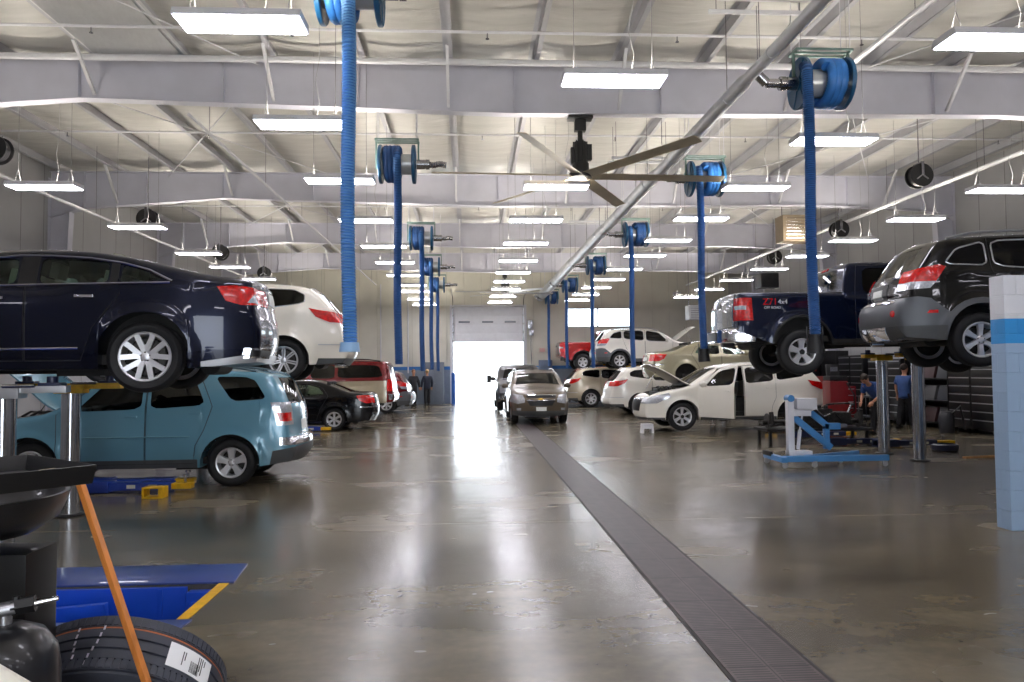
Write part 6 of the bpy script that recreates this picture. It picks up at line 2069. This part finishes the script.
# right side
put(vue, {}, 'sport_utility_vehicle', 'black sport utility vehicle with grey bumper raised at the right edge of the picture', 'car', 6.60, 9.3, 1.74, True, '08080a', droop=.05, th=10)
rt_, TS = put(truck, {}, 'pickup_truck', 'dark blue pickup truck raised on steel posts on the right side', 'truck', 5.81, 12.8, 1.70, True, '0a1530', metal=.4, droop=.12, th=5)
b_ = MB()
q0 = -5.85/2
b_.prism([(5.42+q0, -1.0), (5.42+q0, 1.0), (5.6+q0, 1.01), (5.80+q0, .98)] if False else [(5.46+q0, -1.015), (5.93+q0, -.92), (6.0+q0, -.45), (6.0+q0, .45), (5.93+q0, .92), (5.46+q0, 1.015)], 'Z', .46, .70)
b_.build('rear_bumper', CHR, rt_, bev=.03)
MB().bx(5.86+q0, 6.012+q0, -.40, .40, .50, .66).bx(5.6+q0, 5.8+q0, -.12, .12, .40, .5).build('bumper_step', DARK, rt_, bev=.01)
# off-road decal on the bed side
def decal(root, S, txt, x, z, size, mt, side, nm='decal_letters'):
    me = textmesh(txt, size, .002)
    me.materials.clear(); me.materials.append(mt)
    y = side*(S.w(x, z)+.008)
    o = link(nm, me, root, (x-S.L/2, y, z), (pi/2, 0, pi if side > 0 else 0))
    return o
for sd_ in (1, -1):
    decal(rt_, TS, 'Z71', 5.20, 1.16, .16, RED, sd_)
    decal(rt_, TS, '4x4', 4.98, 1.16, .11, WHT, sd_)
    decal(rt_, TS, 'OFF ROAD', 5.16, 1.06, .06, WHT, sd_)
put(lam, dict(hood_open=42, door_open=0, open_side=-1, open_ang=62, nowheel=[1], wtrim=None, wins=lam['wins'], rail=None, gl={0: GCL, 'shield': GM}, cap=True, wheel=('six', .25, .25)), 'sport_utility_vehicle', 'white car on the floor with hood and front door open, right side under the pickup', 'car', 8.68, 19.8, .04, False, 'e9e5da', metal=0)
put(sedan, dict(nowheel=[0, 1], L=4.85, gl={0: GTR}), 'sedan', 'gold sedan raised without its wheels behind the white car with open hood', 'car', 6.98, 23.9, 1.17, True, 'b5ae92', metal=.4)
put(lam, dict(wtrim=None, feats=lam['feats']), 'sport_utility_vehicle', 'white sport utility vehicle on the floor between the tan one and the open hood car', 'car', 6.25, 27.4, 0, True, 'ece8de', metal=0)
put(vue, dict(hood_open=46), 'sport_utility_vehicle', 'far white sport utility vehicle raised high with grey lower trim and open hood', 'car', 6.28, 31.2, 1.72, True, 'e4e0d6', metal=0)
put(lam, {}, 'sport_utility_vehicle', 'tan sport utility vehicle on the floor under the far raised white one', 'car', 5.45, 33.75, 0, True, 'bdb19c', metal=.3)
put(truck, dict(cap=None), 'pickup_truck', 'red pickup truck raised beside the far wall under the window', 'truck', 5.50, 36.4, 1.72, True, 'a40c10', droop=.05)

# ------------------------------------------------------------------ people
SKIN = mat('skin', 'b98468', .5, var=.05)
def skinned(name, joints, edges, parent, mt, sub=1):
    me = bpy.data.meshes.new(name)
    me.from_pydata([j[0] for j in joints], edges, [])
    o = bpy.data.objects.new(name, me)
    COL.objects.link(o)
    sk = o.modifiers.new('s', 'SKIN')
    sk.use_smooth_shade = True
    for i, j in enumerate(joints):
        rr = j[1]
        me.skin_vertices[0].data[i].radius = rr if isinstance(rr, tuple) else (rr, rr)
    me.skin_vertices[0].data[0].use_root = True
    ss = o.modifiers.new('u', 'SUBSURF'); ss.levels = sub; ss.render_levels = sub
    dg = bpy.context.evaluated_depsgraph_get(); dg.update()
    nm = bpy.data.meshes.new_from_object(o.evaluated_get(dg))
    bpy.data.objects.remove(o)
    nm.materials.clear(); nm.materials.append(mt)
    nm.shade_smooth()
    return link(name, nm, parent)

def ensure_skin(me):
    pass

def person(x, y, rz, label, shirt, trousers, hair='3a2a20', bend=0., arms=None, step=.12, h=1.76, sleeve=.8):
    t = empty('person', label, 'person', (x, y, 0), rz)
    k = h/1.76
    SH = mat('cloth_'+shirt, shirt, .8, var=.1, scale=10); TR_ = mat('cloth_'+trousers, trousers, .85, var=.1, scale=10)
    HR = mat('hair_'+hair, hair, .7, var=.2, scale=30)
    hip = Vector((0, 0, .93*k))
    M_ = Matrix.Rotation(bend, 4, 'X')  # leans towards -y... facing -y
    def up_(p):   # upper-body point relative to the hip
        return tuple(hip+(Matrix.Rotation(bend, 3, 'X') @ Vector(p))*k)
    sho = .50
    a = arms or [((-.26, -.02, .22), (-.27, -.12, -.04)), ((.26, -.02, .22), (.27, -.12, -.04))]
    J = [(tuple(hip), (.11*k, .08*k)), (up_((0, .01, .22)), (.11*k, .075*k)), (up_((0, .01, .42)), (.125*k, .08*k)), (up_((0, 0, .53)), (.06*k, .06*k)), (up_((0, -.02, .60)), (.052*k, .055*k)),
         (up_((0, -.03, .68)), (.095*k, .105*k)), (up_((0, -.02, .78)), (.09*k, .105*k)), (up_((0, -.01, .84)), (.06*k, .065*k))]
    E_ = [(0, 1), (1, 2), (2, 3), (3, 4), (4, 5), (5, 6), (6, 7)]
    hands = []
    for s_, (el, wr) in zip((-1, 1), a):
        b0 = len(J)
        J += [(up_((s_*.17, .01, .47)), .055*k), (up_(el), .042*k), (up_(wr), .028*k)]
        E_ += [(2, b0), (b0, b0+1), (b0+1, b0+2)]
        hands.append((up_(el), up_(wr)))
    legs = []
    for s_ in (-1, 1):
        b0 = len(J)
        kn = (s_*.10*k, -.03+s_*step*.5, .50*k); an = (s_*.11*k, s_*step, .09*k); to = (s_*.12*k, s_*step-.15, .035*k)
        J += [((s_*.085*k, 0, .86*k), .085*k), (kn, .062*k), (an, .042*k), (to, .035*k)]
        E_ += [(0, b0), (b0, b0+1), (b0+1, b0+2), (b0+2, b0+3)]
        legs.append(((s_*.085*k, 0, .86*k), kn, an, to))
    skinned('body', J, E_, t, SKIN)
    g = .014
    # shirt
    J2 = [(up_((0, .01, -.13)), (.19*k, .15*k)), (up_((0, .01, -.04)), (.19*k, .15*k)), (up_((0, .01, .20)), (.19*k, .145*k)), (up_((0, .01, .42)), (.20*k, .145*k)), (up_((0, .005, .52)), (.09*k, .09*k))]
    E2 = [(0, 1), (1, 2), (2, 3), (3, 4)]
    for s_, (el, wr) in zip((-1, 1), a):
        b0 = len(J2)
        J2 += [(up_((s_*.17, .01, .46)), .10*k), (up_(tuple(Vector((s_*.17, .01, .47))*(1-sleeve)+Vector(el)*sleeve)), .078*k)]
        if sleeve >= 1: J2.append((up_(wr), .055*k)); E2.append((b0+1, b0+2))
        E2 += [(3, b0), (b0, b0+1)]
    skinned('shirt', J2, E2, t, SH)
    J3 = [(up_((0, 0, .12)), (.17*k, .135*k)), (tuple(hip-Vector((0, 0, .06*k))), (.17*k, .14*k))]
    E3 = [(0, 1)]
    for hp_, kn, an, to in legs:
        b0 = len(J3)
        J3 += [(hp_, .115*k), (kn, .092*k), ((an[0], an[1], an[2]-.04), .08*k)]
        E3 += [(1, b0), (b0, b0+1), (b0+1, b0+2)]
    skinned('trousers', J3, E3, t, TR_)
    for hp_, kn, an, to in legs:
        MB().ball((an[0], (an[1]+to[1])/2+.01, .045), (.052, .15, .05), 14).bx(an[0]-.045, an[0]+.045, to[1]-.02, an[1]+.06, 0, .03).build('shoe', DARK, t)
    hd = Vector(up_((0, -.02, .73)))
    R3 = Matrix.Rotation(bend, 3, 'X')
    m = MB().ball((0, 0, 0), (.094*k, .108*k, .104*k), 18)
    m.v = [v for v in m.v]
    m.xf(Matrix.Translation(hd+R3 @ Vector((0, .022, .038))*k) @ R3.to_4x4())
    m.build('hair', HR, t)
    fz = R3.to_4x4()
    fx = lambda p: Matrix.Translation(hd+R3 @ Vector(p)*k) @ fz
    m = MB().ball((0, 0, 0), (.016, .02, .024), 8).xf(fx((0, -.105, -.02)))
    for s_ in (-1, 1):
        m2 = MB().ball((0, 0, 0), (.012, .02, .028), 8).xf(fx((s_*.082, .01, -.02))); m.add(m2.v, m2.f)
    m.build('nose_and_ears', SKIN, t)
    m = MB()
    for s_ in (-1, 1):
        m2 = MB().ball((0, 0, 0), (.011, .006, .008), 8).xf(fx((s_*.032, -.094, .005))); m.add(m2.v, m2.f)
    m.build('eyes', DARK, t)
    MB().ball((0, 0, 0), (.024, .006, .006), 8).xf(fx((0, -.092, -.062))).build('mouth', mat('lip', '8a4a40', .5), t)
    for el, wr in hands:
        d = (Vector(wr)-Vector(el)).normalized()
        side = d.cross(Vector((0, 1, 0.2))).normalized()
        nrm = side.cross(d)
        m = MB()
        w0 = Vector(wr)
        m.bar(w0-d*.01, w0+d*.085, .078, .028, upv=nrm)
        for q in range(4):
            b_ = w0+d*.08+side*(-.030+.02*q)
            ln = (.058, .07, .066, .05)[q]
            m.tube([b_, b_+d*ln*.5+nrm*.006, b_+d*ln+nrm*.022], [.009, .0085, .007], 6)
        th = w0+d*.02+side*.038
        m.tube([th, th+d*.03+side*.022, th+d*.06+side*.026+nrm*.01], [.011, .010, .008], 6)
        m.build('hand', SKIN, t, bev=.0)
    return t
person(-2.80, 37.3, R(25), 'far person in dark clothes facing the camera left of the grey cabinet', '23252c', '1e1f24', '8a6a50', sleeve=1)
person(-2.15, 37.7, R(200), 'far person in dark clothes with light hair standing beside the grey cabinet', '2a3040', '1c1c20', 'a08862', sleeve=1)
person(12.02, 20.2, R(120), 'person in a blue short sleeved shirt and black trousers under the black vehicle', '2f4a7c', '101014', '2a2018', step=.16)
person(10.4, 18.6, R(-65), 'person in a blue shirt bending over beside the tall red service machine', '2a4a84', '15161c', '2a2018', bend=R(48), arms=[((-.24, -.20, .28), (-.16, -.42, .30)), ((.24, -.20, .28), (.16, -.42, .30))])
